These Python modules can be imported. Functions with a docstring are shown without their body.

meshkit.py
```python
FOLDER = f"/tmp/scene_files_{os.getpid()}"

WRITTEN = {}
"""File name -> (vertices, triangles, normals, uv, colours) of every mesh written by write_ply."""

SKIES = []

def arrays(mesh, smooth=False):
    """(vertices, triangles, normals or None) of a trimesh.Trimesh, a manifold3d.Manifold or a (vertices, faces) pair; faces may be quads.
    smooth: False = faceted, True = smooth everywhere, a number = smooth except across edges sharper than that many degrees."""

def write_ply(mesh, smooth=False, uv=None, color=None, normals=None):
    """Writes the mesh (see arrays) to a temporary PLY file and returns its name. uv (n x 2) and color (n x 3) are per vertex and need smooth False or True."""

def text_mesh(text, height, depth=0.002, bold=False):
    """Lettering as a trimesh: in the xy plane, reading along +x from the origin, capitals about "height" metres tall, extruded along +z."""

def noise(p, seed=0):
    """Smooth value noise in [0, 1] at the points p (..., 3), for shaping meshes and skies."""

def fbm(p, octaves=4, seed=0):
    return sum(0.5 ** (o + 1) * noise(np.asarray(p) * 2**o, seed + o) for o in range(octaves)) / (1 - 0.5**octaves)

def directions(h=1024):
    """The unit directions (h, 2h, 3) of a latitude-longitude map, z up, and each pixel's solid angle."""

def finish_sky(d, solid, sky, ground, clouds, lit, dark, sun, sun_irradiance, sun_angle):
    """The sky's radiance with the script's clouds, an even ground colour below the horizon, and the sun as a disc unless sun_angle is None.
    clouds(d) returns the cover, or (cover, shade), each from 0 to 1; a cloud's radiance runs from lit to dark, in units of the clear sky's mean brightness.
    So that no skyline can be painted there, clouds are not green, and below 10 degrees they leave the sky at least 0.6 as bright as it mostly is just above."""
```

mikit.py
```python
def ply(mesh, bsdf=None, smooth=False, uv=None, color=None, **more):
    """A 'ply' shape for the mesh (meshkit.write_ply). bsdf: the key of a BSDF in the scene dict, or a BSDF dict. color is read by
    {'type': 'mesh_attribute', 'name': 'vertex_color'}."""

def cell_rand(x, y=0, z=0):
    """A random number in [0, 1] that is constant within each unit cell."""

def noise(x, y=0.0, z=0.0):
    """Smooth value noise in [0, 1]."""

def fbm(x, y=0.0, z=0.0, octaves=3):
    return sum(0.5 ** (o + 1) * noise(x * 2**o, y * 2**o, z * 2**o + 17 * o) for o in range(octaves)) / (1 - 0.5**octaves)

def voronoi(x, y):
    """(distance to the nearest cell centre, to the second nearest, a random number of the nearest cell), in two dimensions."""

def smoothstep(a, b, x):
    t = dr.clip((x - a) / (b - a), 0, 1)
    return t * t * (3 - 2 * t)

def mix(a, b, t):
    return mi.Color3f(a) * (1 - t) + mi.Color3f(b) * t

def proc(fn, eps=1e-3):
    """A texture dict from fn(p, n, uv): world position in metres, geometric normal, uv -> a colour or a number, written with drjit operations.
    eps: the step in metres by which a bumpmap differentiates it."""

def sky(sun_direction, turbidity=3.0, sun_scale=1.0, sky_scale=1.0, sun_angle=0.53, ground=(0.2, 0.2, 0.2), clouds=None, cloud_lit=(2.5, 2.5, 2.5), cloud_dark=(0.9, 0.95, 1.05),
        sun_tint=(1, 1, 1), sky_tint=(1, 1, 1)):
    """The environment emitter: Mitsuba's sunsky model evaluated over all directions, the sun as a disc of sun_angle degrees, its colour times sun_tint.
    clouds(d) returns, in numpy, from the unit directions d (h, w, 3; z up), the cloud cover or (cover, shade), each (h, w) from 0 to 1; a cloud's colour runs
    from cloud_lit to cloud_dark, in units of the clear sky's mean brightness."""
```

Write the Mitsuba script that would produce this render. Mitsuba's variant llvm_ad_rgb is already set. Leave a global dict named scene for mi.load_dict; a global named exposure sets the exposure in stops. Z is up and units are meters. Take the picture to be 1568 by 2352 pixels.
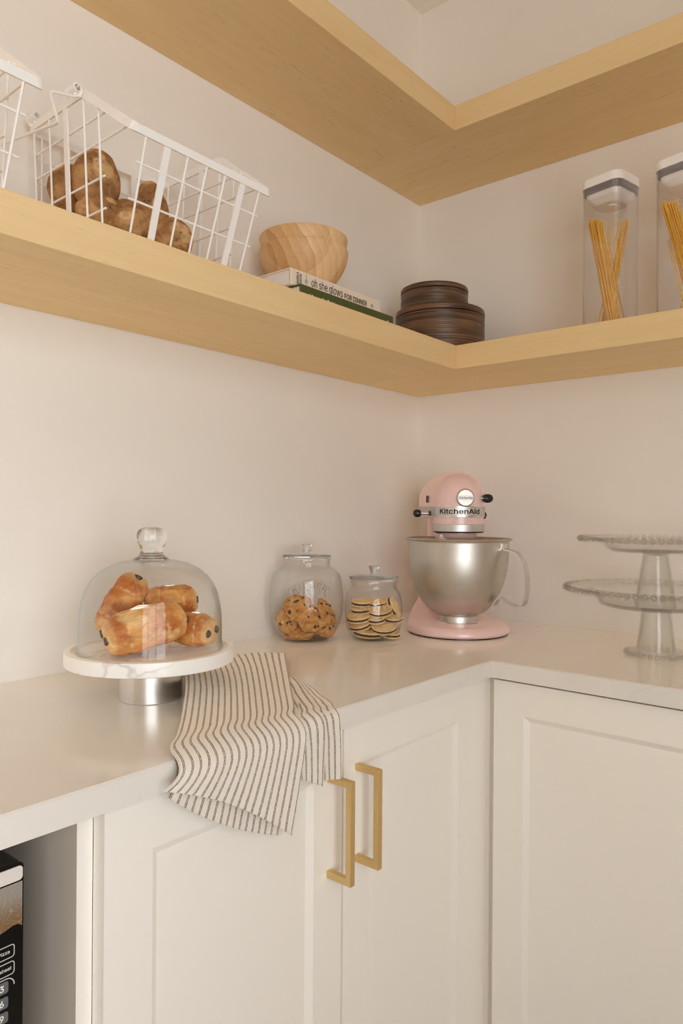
import math, random, numpy as np, trimesh, mitsuba as mi, drjit as dr, manifold3d as m3
import mikit, meshkit
from mikit import noise, fbm, smoothstep, mix
from shapely.geometry import Polygon, Point, box as sbox
from shapely.ops import unary_union
random.seed(7); np.random.seed(7)
T = mi.ScalarTransform4f
scene, labels = {}, {}

# ------------------------------------------------------------------ camera, light, exposure
CAM = np.array([1.08815, -1.61293, 1.17574])
FWD = np.array([-0.6433, 0.7656, 0.000147]); UP = np.array([-0.0053, -0.0047, 1.0])
scene['camera'] = dict(type='perspective', fov=2 * math.degrees(math.atan(784 / 1655.125)), fov_axis='x', near_clip=0.02, far_clip=50.0,
                       to_world=T().look_at(origin=CAM.tolist(), target=(CAM + FWD).tolist(), up=UP.tolist()))
exposure = -0.86
DAYLIGHT = (8.35, 9.05, 9.6)          # radiance of the bright window panes
ROOM_X, ROOM_Y, ROOM_Z = 2.0, -3.9, 2.5126

# ------------------------------------------------------------------ materials
def rgb(*c): return {'type': 'rgb', 'value': list(c)}
def two(d): return {'type': 'twosided', 'bsdf': d}
def prin(col, rough=0.5, **k): return two(dict(type='principled', base_color=col if isinstance(col, dict) else rgb(*col), roughness=rough, **k))

def f_wall(p, n, uv):
    v = fbm(p.x * 9, p.y * 9, p.z * 9, 3)
    return mi.Color3f(0.86, 0.82, 0.765) * (0.985 + 0.03 * v)
def oak(along):
    def f(p, n, uv):
        a, b, c = (p.y, p.x, p.z) if along == 'y' else (p.x, p.y, p.z)
        w = fbm(a * 3.0, b * 14, c * 14, 3)
        ring = noise(a * 5 + w * 2, (b + c) * 120 + w * 9, 3.7)
        pore = noise(a * 55, b * 900, c * 900)
        pore = smoothstep(0.72, 0.95, pore) * smoothstep(0.35, 0.7, noise(a * 9, b * 60, c * 60))
        fine = noise(a * 16, b * 420, c * 420)
        t = 0.42 * w + 0.30 * ring + 0.28 * fine
        col = mix((0.83, 0.62, 0.345), (0.70, 0.48, 0.225), t)
        return col * (1 - 0.20 * pore)
    return f
def f_quartz(p, n, uv):
    x, y, z = p.x, p.y, p.z
    wob = fbm(x * 5, y * 5, z * 5, 4)
    v = dr.abs(dr.sin((x * 0.9 + y * 1.5 + z * .7) * 9 + wob * 9))
    vein = (1 - smoothstep(0.0, 0.05, v)) * smoothstep(0.50, 0.68, fbm(x * 4 + 9, y * 4, z * 4, 2))
    v2 = dr.abs(fbm(x * 9 + 4, y * 9, z * 9, 3) - 0.5)
    vein2 = (1 - smoothstep(0.0, 0.012, v2)) * smoothstep(0.55, 0.7, noise(x * 5, y * 5 + 8, z * 5))
    base = mix((0.755, 0.71, 0.65), (0.725, 0.68, 0.62), fbm(x * 14, y * 14, z * 14, 2))
    return mix(base, (0.46, 0.43, 0.40), dr.clip(0.40 * vein + 0.18 * vein2, 0, 1))
def f_marble(p, n, uv):
    x, y, z = p.x, p.y, p.z
    v = dr.abs(fbm(x * 16 + 3, y * 16, z * 16, 4) - 0.5)
    vein = (1 - smoothstep(0.0, 0.035, v)) * smoothstep(0.45, 0.62, fbm(x * 9, y * 9 + 5, z * 9, 2))
    return mix((0.83, 0.80, 0.76), (0.56, 0.52, 0.48), 0.8 * vein)
def f_pastry(p, n, uv):
    x, y, z = p.x, p.y, p.z
    a = fbm(x * 38, y * 38, z * 38, 4); b = fbm(x * 160, y * 160, z * 160, 3); c = fbm(x * 20 + 7, y * 20, z * 20, 2)
    t = smoothstep(0.36, 0.64, 0.65 * a + 0.35 * c)
    col = mix((0.72, 0.36, 0.105), (0.44, 0.125, 0.020), t)
    col = mix(col, (0.86, 0.58, 0.27), smoothstep(0.56, 0.72, fbm(x * 30 + 2, y * 30, z * 30 + 5, 3)) * 0.75)
    col = mix(col, (0.84, 0.55, 0.24), dr.clip(smoothstep(0.72, 1.0, uv.x) * 0.75 + uv.y * 0.65 * smoothstep(0.25, 0.6, b), 0, 1))
    return col * (0.78 + 0.44 * b)
def f_cookie(p, n, uv):
    a = fbm(p.x * 130, p.y * 130, p.z * 130, 3)
    return mix((0.60, 0.31, 0.105), (0.43, 0.185, 0.05), smoothstep(0.35, 0.7, a))
def f_biscuit(p, n, uv):
    a = fbm(p.x * 150, p.y * 150, p.z * 150, 3)
    return mix((0.78, 0.56, 0.29), (0.68, 0.43, 0.18), smoothstep(0.4, 0.75, a))
def f_potato(p, n, uv):
    x, y, z = p.x, p.y, p.z
    a = fbm(x * 42, y * 42, z * 42, 4); b = noise(x * 330, y * 330, z * 330); c = fbm(x * 120, y * 120, z * 120, 2)
    col = mix((0.50, 0.275, 0.115), (0.30, 0.145, 0.055), smoothstep(0.36, 0.62, a))
    col = mix(col, (0.66, 0.42, 0.20), smoothstep(0.60, 0.72, fbm(x * 55 + 3, y * 55, z * 55, 2)) * 0.8)
    return col * (1 - 0.45 * smoothstep(0.80, 0.92, b) - 0.25 * smoothstep(0.55, 0.7, c))
def f_bowlwood(p, n, uv):
    x, y, z = p.x, p.y, p.z
    w = fbm(x * 11, y * 11, z * 11, 3)
    q = dr.sqrt(dr.square(x - 0.03) + dr.square(y + 0.74) + dr.square(z - 1.60) * 0.9)
    s = q * 62 + w * 2.2
    st = mikit.cell_rand(dr.floor(s), 3, 5)
    k = s - dr.floor(s)
    fine = noise(x * 420, y * 420, z * 90)
    pl = mikit.cell_rand(dr.floor((x * 0.55 - y * 0.83) * 26 + 0.3), 1, 2)
    col = mix((0.83, 0.58, 0.32), (0.53, 0.28, 0.105), dr.clip(0.42 * st + 0.30 * k + 0.20 * fine + 0.35 * (pl - 0.5), 0, 1))
    return col
def f_darkwood(p, n, uv):
    z = p.z; w = noise(p.x * 24, p.y * 24, z * 60)
    r = noise(p.x * 3, p.y * 3, z * 520 + w * 1.6); r2 = noise(p.x * 2 + 5, p.y * 2, z * 1300 + w * 2)
    col = mix((0.060, 0.032, 0.018), (0.20, 0.105, 0.052), smoothstep(0.3, 0.8, 0.6 * r + 0.4 * w))
    return mix(col, (0.42, 0.26, 0.15), smoothstep(0.70, 0.92, r2) * 0.85)
def f_darkbump(p, n, uv):
    w = noise(p.x * 24, p.y * 24, p.z * 60)
    return noise(p.x * 3, p.y * 3, p.z * 520 + w * 1.6)
STRIPE = 0.0106
def f_towel(p, n, uv):
    u = uv.x / STRIPE; k = u - dr.floor(u)
    d = dr.abs(k - 0.5) * STRIPE                       # metres from the stripe's middle
    line = (1 - smoothstep(0.00042, 0.00070, dr.abs(d - 0.00085)))
    tw = noise(uv.x * 2600, uv.y * 1400 + uv.x * 900, 0.0)
    weave = noise(uv.x * 1500, uv.y * 1500, 2.0)
    base = mix((0.82, 0.745, 0.645), (0.75, 0.675, 0.58), weave)
    return mix(base, (0.085, 0.07, 0.068), line * (0.50 + 0.48 * smoothstep(0.25, 0.6, tw)))
def f_pasta(p, n, uv):
    return mix((0.95, 0.62, 0.07), (0.78, 0.42, 0.03), noise(p.x * 300, p.y * 300, p.z * 12))
def f_floor(p, n, uv):
    k = mikit.cell_rand(dr.floor(p.x / 0.14), dr.floor(p.y / 1.2 + mikit.cell_rand(dr.floor(p.x / 0.14), 1, 1)), 2)
    g = noise(p.x * 180, p.y * 9, 0.0)
    return mix((0.27, 0.19, 0.125), (0.20, 0.135, 0.085), 0.55 * k + 0.45 * g)
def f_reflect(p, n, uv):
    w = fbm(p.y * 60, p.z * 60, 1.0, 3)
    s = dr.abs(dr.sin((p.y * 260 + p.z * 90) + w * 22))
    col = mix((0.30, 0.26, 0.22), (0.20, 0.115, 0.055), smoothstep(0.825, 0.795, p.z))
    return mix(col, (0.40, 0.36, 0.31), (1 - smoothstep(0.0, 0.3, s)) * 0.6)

def bumped(d, fn, scale, eps=4e-4): return {'type': 'twosided', 'bsdf': {'type': 'bumpmap', 'texture': mikit.proc(fn, eps), 'scale': scale, 'bsdf': d['bsdf']}}

B = scene
B['m_wall'] = prin(mikit.proc(f_wall), 0.62, specular=0.25)
B['m_wall_taupe'] = prin((0.62, 0.535, 0.44), 0.7)
B['m_ceiling'] = prin((0.80, 0.745, 0.675), 0.8)
B['m_floor'] = prin(mikit.proc(f_floor), 0.4)
B['m_oak_y'] = prin(mikit.proc(oak('y')), 0.55, specular=0.25)
B['m_oak_x'] = prin(mikit.proc(oak('x')), 0.55, specular=0.25)
B['m_quartz'] = prin(mikit.proc(f_quartz), 0.13, specular=0.5)
B['m_cabinet'] = prin((0.84, 0.793, 0.722), 0.42, specular=0.4)
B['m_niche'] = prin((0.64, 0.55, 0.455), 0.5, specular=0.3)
B['m_brass'] = two(dict(type='roughconductor', material='none', distribution='ggx', alpha=0.30, specular_reflectance=rgb(0.86, 0.62, 0.29)))
B['m_white_wire'] = prin((0.86, 0.835, 0.80), 0.35, specular=0.5)
B['m_potato'] = prin(mikit.proc(f_potato), 0.75, specular=0.2)
B['m_bowl'] = prin(mikit.proc(f_bowlwood), 0.45, specular=0.4)
B['m_dark'] = bumped(prin(mikit.proc(f_darkwood), 0.38, specular=0.5), f_darkbump, 0.0006)
B['m_paper'] = prin((0.80, 0.76, 0.71), 0.8)
B['m_cover_cream'] = prin((0.77, 0.66, 0.54), 0.55)
B['m_cover_green'] = prin((0.062, 0.078, 0.018), 0.5)
B['m_ink'] = prin((0.085, 0.045, 0.032), 0.6)
B['m_print_white'] = prin((0.80, 0.76, 0.66), 0.6)
B['m_glass'] = dict(type='dielectric', int_ior=1.42, ext_ior=1.0)
# blown, pressed and moulded pieces: reflecting surfaces around a body that absorbs a little along the path through it
B['m_glass_clear'] = dict(type='thindielectric', int_ior=1.24, ext_ior=1.0)
B['m_glass_bright'] = dict(type='thindielectric', int_ior=1.5, ext_ior=1.0)
B['glass_body'] = dict(type='homogeneous', albedo=0.0, sigma_t=rgb(0.93, 0.86, 1.0), scale=14.0)
B['pressed_body'] = dict(type='homogeneous', albedo=0.0, sigma_t=rgb(0.85, 0.92, 1.0), scale=5.5)
B['bead_body'] = dict(type='homogeneous', albedo=0.0, sigma_t=rgb(0.81, 0.88, 1.0), scale=27.0)
B['plastic_body'] = dict(type='homogeneous', albedo=0.0, sigma_t=rgb(0.93, 1.0, 1.0), scale=26.0)
B['relief_body'] = dict(type='homogeneous', albedo=0.0, sigma_t=rgb(0.85, 0.9, 1.0), scale=620.0)
B['m_plastic_clear'] = dict(type='thindielectric', int_ior=1.38, ext_ior=1.0)
RL = {'interior': {'type': 'ref', 'id': 'relief_body'}}
GL, PR, BD, PL = ({'interior': {'type': 'ref', 'id': k}} for k in ('glass_body', 'pressed_body', 'bead_body', 'plastic_body'))
B['m_lid_white'] = prin((0.87, 0.83, 0.79), 0.3, specular=0.5)
B['m_seal'] = prin((0.20, 0.18, 0.205), 0.3, specular=0.5)
B['m_pasta'] = prin(mikit.proc(f_pasta), 0.45)
B['m_marble'] = prin(mikit.proc(f_marble), 0.28)
B['m_chrome'] = two(dict(type='roughconductor', material='none', distribution='ggx', alpha=0.09, specular_reflectance=rgb(0.80, 0.77, 0.74)))
B['m_steel'] = two(dict(type='roughconductor', material='none', distribution='ggx', alpha=0.17, specular_reflectance=rgb(0.74, 0.70, 0.64)))
B['m_steel_light'] = two(dict(type='roughconductor', material='none', distribution='ggx', alpha=0.24, specular_reflectance=rgb(0.80, 0.78, 0.75)))
B['m_pastry'] = prin(mikit.proc(f_pastry), 0.50, specular=0.28)
B['m_chocolate'] = prin((0.055, 0.022, 0.012), 0.4)
B['m_cookie'] = prin(mikit.proc(f_cookie), 0.85, specular=0.15)
B['m_nut'] = prin((0.80, 0.53, 0.22), 0.6)
B['m_biscuit'] = prin(mikit.proc(f_biscuit), 0.75, specular=0.2)
B['m_towel'] = prin(mikit.proc(f_towel), 0.95, specular=0.05, sheen=0.2)
B['m_pink'] = prin((0.86, 0.60, 0.57), 0.22, specular=0.5, clearcoat=0.5, clearcoat_gloss=0.9)
B['m_black'] = prin((0.018, 0.016, 0.015), 0.28, specular=0.5)
B['m_black_gloss'] = prin((0.006, 0.006, 0.006), 0.08, specular=0.5)
B['m_display'] = prin(mikit.proc(f_reflect), 0.12)
B['m_silver_paint'] = prin((0.72, 0.66, 0.60), 0.35)
B['m_key'] = prin((0.115, 0.125, 0.135), 0.4)
B['m_key_print'] = prin((0.50, 0.50, 0.47), 0.5)
B['m_shadow_gap'] = prin((0.30, 0.25, 0.20), 0.7)

# ------------------------------------------------------------------ helpers
def number(key):
    if key not in scene and not any(k.startswith(key + '__') for k in scene): return key
    n = 1
    while f'{key}_{n:03d}' in scene or any(k.startswith(f'{key}_{n:03d}__') for k in scene): n += 1
    return f'{key}_{n:03d}'
def thing(name, label, cat, group=None):
    key = number(name); k = key
    labels[key] = {'label': label, 'category': cat}
    if group: labels[key]['group'] = group
    return key
def tag(key, label, cat, group=None, kind=None):
    labels[key] = {'label': label, 'category': cat}
    if group: labels[key]['group'] = group
    if kind: labels[key]['kind'] = kind
def add(key, mesh, m, smooth=False, parent=None, label=None, uv=None, kind=None, **more):
    key = number((parent + '__' if parent else '') + key)
    scene[key] = mikit.ply(mesh, m, smooth, uv=uv, **more)
    if label or kind:
        labels.setdefault(key, {})
        if label: labels[key]['label'] = label
        if kind: labels[key]['kind'] = kind
    return key
def struct(name, mesh, m, label=None, **k):
    scene[name] = mikit.ply(mesh, m, False, **k); labels[name] = {'kind': 'structure', 'label': label or name.replace('_', ' ')}
def bx(x0, x1, y0, y1, z0, z1):
    m = trimesh.creation.box((x1 - x0, y1 - y0, z1 - z0)); m.apply_translation(((x0 + x1) / 2, (y0 + y1) / 2, (z0 + z1) / 2)); return m
def cat(*ms): return trimesh.util.concatenate([m for m in ms])
def man(m): return trimesh.Trimesh(m.to_mesh().vert_properties[:, :3], m.to_mesh().tri_verts, process=False)
def rbx(x0, x1, y0, y1, z0, z1, r=0.0015, seg=8):
    s = m3.Manifold.sphere(r, seg)
    return man(m3.Manifold.batch_hull([s.translate((a, b, c)) for a in (x0 + r, x1 - r) for b in (y0 + r, y1 - r) for c in (z0 + r, z1 - r)]))
def hull(pts): return man(m3.Manifold.hull_points(np.asarray(pts, float)))
def lathe(prof, n=64, closed=False, centre=(0, 0, 0)):
    """Surface of revolution about z; closed=True joins the last profile point to the first (a ring or a shell)."""
    prof = np.asarray(prof, float)
    a = np.arange(n) * 2 * np.pi / n
    v = np.concatenate([np.stack([r * np.cos(a), r * np.sin(a), np.full(n, z)], 1) for r, z in prof])
    f = []; k = len(prof); rows = range(k if closed else k - 1); i = np.arange(n); j = (i + 1) % n
    for q in rows:
        A, Bq = q * n, ((q + 1) % k) * n
        f += [np.stack([A + i, A + j, Bq + j], 1), np.stack([A + i, Bq + j, Bq + i], 1)]
    m = trimesh.Trimesh(v, np.concatenate(f), process=False); m.merge_vertices(digits_vertex=7); m.update_faces(m.nondegenerate_faces(height=1e-9)); m.remove_unreferenced_vertices()
    if m.volume < 0: m.invert()
    m.apply_translation(centre); return m
def spline(pts, n=8):
    """Catmull-Rom through the points."""
    P = np.asarray(pts, float); P = np.vstack([2 * P[0] - P[1], P, 2 * P[-1] - P[-2]]); out = []
    for i in range(1, len(P) - 2):
        for t in np.linspace(0, 1, n, endpoint=False):
            a, b, c, d = P[i - 1:i + 3]
            out.append(0.5 * (2 * b + (c - a) * t + (2 * a - 5 * b + 4 * c - d) * t * t + (3 * b - a - 3 * c + d) * t ** 3))
    return np.array(out + [P[-2]])
def sweep(path, section, up=(0, 0, 1), closed=False):
    """A closed 2-D section (k x 2: sideways, up) along the path; mitred at corners, ends capped."""
    P = np.asarray(path, float); S = np.asarray(section, float); n, k = len(P), len(S); up = np.asarray(up, float); v = []
    for i in range(n):
        a = P[i] - P[i - 1] if (i or closed) else P[1] - P[0]
        b = P[(i + 1) % n] - P[i] if (i < n - 1 or closed) else P[-1] - P[-2]
        a, b = a / np.linalg.norm(a), b / np.linalg.norm(b); t = a + b; t /= np.linalg.norm(t)
        s = np.cross(t, up); s /= np.linalg.norm(s); u = np.cross(s, t); m = 1 / max(0.4, t @ b)
        # keep the section's width across the bend
        d = b - a; d = d / np.linalg.norm(d) if np.linalg.norm(d) > 1e-6 else s * 0
        w = S[:, :1] * s + S[:, 1:] * u
        v.append(P[i] + w + (m - 1) * (w @ d)[:, None] * d)
    v = np.concatenate(v); f = []
    for i in range(n if closed else n - 1):
        A, Bq = i * k, ((i + 1) % n) * k
        for q in range(k):
            r = (q + 1) % k; f += [(A + q, A + r, Bq + r), (A + q, Bq + r, Bq + q)]
    if not closed:
        f += [(0, q + 1, q) for q in range(1, k - 1)] + [((n - 1) * k, (n - 1) * k + q, (n - 1) * k + q + 1) for q in range(1, k - 1)]
    m = trimesh.Trimesh(v, f, process=False)
    if m.volume < 0: m.invert()
    return m
def circle(r, k=8): a = np.arange(k) * 2 * np.pi / k; return np.stack([r * np.cos(a), r * np.sin(a)], 1)
def rect(w, h): return np.array([[-w / 2, -h / 2], [w / 2, -h / 2], [w / 2, h / 2], [-w / 2, h / 2]])
def wire(pts, r=0.0015, k=7):
    P = np.asarray(pts, float); d = P[-1] - P[0]
    up = (0.0123, 0.031, 1) if abs(d[2]) < 0.8 * np.linalg.norm(d) else (0.9, 0.45, 0.02)
    return sweep(P, circle(r, k), up)
def frame_mat(o, X, Y, Z): m = np.eye(4); m[:3, 0], m[:3, 1], m[:3, 2], m[:3, 3] = X, Y, Z, o; return m
def unit(v): v = np.asarray(v, float); return v / np.linalg.norm(v)
def text_on(text, height, o, X, Y, depth=0.0004, bold=False, width=None, sx=1.0, anchor='l'):
    """Flat lettering at o, reading along X with its top towards Y."""
    m = meshkit.text_mesh(text, height, depth, bold); b = m.bounds; s = (width / (b[1, 0] - b[0, 0])) if width else sx
    m.apply_translation((-b[0, 0], 0, 0)); m.apply_scale((s, 1, 1))
    if anchor == 'r': m.apply_translation((-m.bounds[1, 0], 0, 0))
    if anchor == 'c': m.apply_translation((-m.bounds[1, 0] / 2, 0, 0))
    X, Y = unit(X), unit(Y); m.apply_transform(frame_mat(o, X, Y, np.cross(X, Y))); return m
def extrude(poly, h, z0=0.0):
    m = trimesh.util.concatenate([trimesh.creation.extrude_polygon(g, h, engine='earcut') for g in getattr(poly, 'geoms', [poly])]); m.apply_translation((0, 0, z0)); return m
def rrect(x0, x1, y0, y1, r, q=6): return sbox(x0 + r, y0 + r, x1 - r, y1 - r).buffer(r, quad_segs=q)
def displace(m, amp, freq, seed, octaves=3):
    n = meshkit.fbm(m.vertices * freq, octaves, seed) - 0.5
    m.vertices = m.vertices + m.vertex_normals * (n * 2 * amp)[:, None]; return m

# ------------------------------------------------------------------ the room
ZC, ZC0 = 0.914, 0.8843          # worktop top and underside
CL, CR = 0.4699, 0.4612          # worktop depth on the left and back runs
X1, Y1 = ROOM_X, ROOM_Y
struct('wall_left', bx(-0.1, 0, Y1, 0.1, 0, ROOM_Z), 'm_wall', 'plain warm white wall on the left behind the baskets')
struct('wall_back', bx(0, X1, 0, 0.1, 0, ROOM_Z), 'm_wall', 'plain warm white wall at the back behind the mixer')
struct('wall_front', bx(0, X1, Y1 - 0.1, Y1, 0, ROOM_Z), 'm_wall_taupe')
WY0, WY1, WZ0, WZ1 = -3.05, -1.40, 0.48, 1.97
struct('wall_right', cat(bx(X1, X1 + 0.12, Y1, WY0, 0, ROOM_Z), bx(X1, X1 + 0.12, WY1, 0.1, 0, ROOM_Z), bx(X1, X1 + 0.12, WY0, WY1, 0, WZ0), bx(X1, X1 + 0.12, WY0, WY1, WZ1, ROOM_Z)), 'm_wall_taupe')
struct('ceiling', bx(-0.1, X1 + 0.12, Y1 - 0.1, 0.1, ROOM_Z, ROOM_Z + 0.1), 'm_ceiling', 'plain white ceiling')
struct('floor', bx(-0.1, X1 + 0.12, Y1 - 0.1, 0.1, -0.1, 0), 'm_floor')
# window opposite the left wall: frame, three bright frosted panes
labels['window_1'] = {'kind': 'structure', 'label': 'large bright window'}
cols = np.linspace(WY0, WY1, 4); fw = 0.035
bars = [bx(X1 + 0.01, X1 + 0.07, WY0, WY1, WZ0, WZ0 + fw), bx(X1 + 0.01, X1 + 0.07, WY0, WY1, WZ1 - fw, WZ1)]
bars += [bx(X1 + 0.01, X1 + 0.07, c - (fw if i == 3 else fw / 2 if i else 0), c + (fw if i == 0 else fw / 2 if i < 3 else 0), WZ0, WZ1) for i, c in enumerate(cols)]
scene['window_1__frame'] = mikit.ply(cat(*bars), 'm_cabinet')
for i in range(3):
    a, b = cols[i] + 0.02, cols[i + 1] - 0.02
    pane = trimesh.Trimesh([[X1 + 0.05, a, WZ0 + 0.02], [X1 + 0.05, b, WZ0 + 0.02], [X1 + 0.05, b, WZ1 - 0.02], [X1 + 0.05, a, WZ1 - 0.02]], [[0, 2, 1], [0, 3, 2]], process=False)
    scene['window_1__pane' + (f'_{i:03d}' if i else '')] = mikit.ply(pane, 'm_paper', emitter={'type': 'area', 'radiance': rgb(*DAYLIGHT)})

# ------------------------------------------------------------------ shelves
def shelf(z0, z1, dl, drr, label):
    t = thing('floating_shelf', label, 'shelf')
    add('board', rbx(0.0005, X1 - 0.001, -drr, -0.0005, z0, z1, 0.0012), 'm_oak_x', 25, t, 'board along the back wall')
    add('board', rbx(0.0005, dl, Y1 + 0.001, -drr - 0.0003, z0, z1, 0.0012), 'm_oak_y', 25, t, 'board along the left wall')
    return t
ZS, ZU = 1.5374, 1.999
DL, DR = 0.2748, 0.2652
shelf(1.4859, ZS, DL, DR, 'lower thick light oak corner shelf carrying baskets, books and pasta jars')
shelf(ZU, 2.0523, 0.2719, 0.2729, 'upper thick light oak corner shelf, empty as far as seen, below the ceiling')

# ------------------------------------------------------------------ worktop and cabinets
t = thing('worktop', 'pale veined quartz corner worktop over the white cabinets', 'worktop')
def to_m3(m): return m3.Manifold(m3.Mesh(np.asarray(m.vertices, np.float32), np.asarray(m.faces, np.uint32)))
def chamfered(x0, x1, y0, y1, cx, cy):
    """A worktop run whose front top edge (at x1 or y0) is chamfered by 2 mm."""
    return to_m3(hull([(x, y, z) for x in (x0, x1) for y in (y0, y1) for z in (ZC0, ZC - 0.002)] + [(x, y, ZC) for x in (x0, x1 - cx) for y in (y0 + cy, y1)]))
add('slab', man(chamfered(0.0005, CL, Y1 + 0.001, -0.0005, 0.002, 0) + chamfered(0.0005, X1 - 0.001, -CR, -0.0005, 0, 0.002)), 'm_quartz', False, t)

XD = CL - 0.016                 # front plane of the left doors
YD = -(CR - 0.016)              # front plane of the back-run doors
TH = 0.02
def door_mesh(w, z0, z1, stile, rail, bev=0.0095, dep=0.0065):
    """Shaker door in local axes: x across from 0 to w, y depth (front at 0, back at +TH), z up. Returns frame pieces and the panel."""
    def prism(pts):  # quad outline front (x,z), bevelled inner side
        return hull(pts)
    F = lambda x, z: (x, 0.0, z); Bk = lambda x, z: (x, TH, z)
    i0, i1, j0, j1 = stile, w - stile, z0 + rail, z1 - rail
    def piece(a, b, c, d):        # a,b outer corners; c,d inner corners (front); inner edge slopes inwards by bev
        cx, cz = (i0 + i1) / 2, (j0 + j1) / 2
        def inn(p): return (p[0] + np.sign(cx - p[0]) * bev, dep, p[1] + np.sign(cz - p[1]) * bev)
        return prism([F(*a), F(*b), F(*c), F(*d), inn(c), inn(d), Bk(*a), Bk(*b), (inn(c)[0], TH - 0.004, inn(c)[2]), (inn(d)[0], TH - 0.004, inn(d)[2]), Bk(*c), Bk(*d)])
    L = piece((0, z0), (0, z1), (i0, j1), (i0, j0)); R = piece((w, z0), (w, z1), (i1, j1), (i1, j0))
    Tp = piece((0, z1), (w, z1), (i1, j1), (i0, j1)); Bt = piece((0, z0), (w, z0), (i1, j0), (i0, j0))
    P = bx(i0 + 0.004, i1 - 0.004, dep, TH - 0.003, j0 + 0.004, j1 - 0.004)
    return L, R, Tp, Bt, P
def door(parent, w, z0, z1, M):
    L, R, Tp, Bt, P = door_mesh(w, z0, z1, 0.057, 0.0568)
    fr = cat(L, R, Tp, Bt); fr.apply_transform(M); P.apply_transform(M)
    d = add('door', fr, 'm_cabinet', False, parent)
    add('panel', P, 'm_cabinet', False, d)
    return d
def handle(d, y):
    s = 0.009; z0, z1 = 0.6855, 0.8225; x1 = 0.4955
    r = dict(r=0.0006, seg=6)
    m = [rbx(x1 - s, x1, y, y + s, z0, z1, **r), rbx(XD + 0.0002, x1 - s + .0003, y, y + s, z0, z0 + s, **r), rbx(XD + 0.0002, x1 - s + .0003, y, y + s, z1 - s, z1, **r)]
    u = m3.Manifold()
    out = None
    for q in m:
        q = m3.Manifold(m3.Mesh(np.asarray(q.vertices, np.float32), np.asarray(q.faces, np.uint32))); out = q if out is None else out + q
    add('handle', man(out), 'm_brass', 20, d, 'square brushed brass bar handle')
DZ0, DZ1 = 0.115, 0.879
t = thing('base_cabinet', 'white two-door base cabinet with brass handles under the striped towel', 'cabinet')
yl0, yl1, yr0, yr1 = -1.2178, -0.8528, -0.8492, -0.4875
Mx = lambda y: frame_mat((XD, y, 0), (0, 1, 0), (-1, 0, 0), (0, 0, 1))
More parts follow.
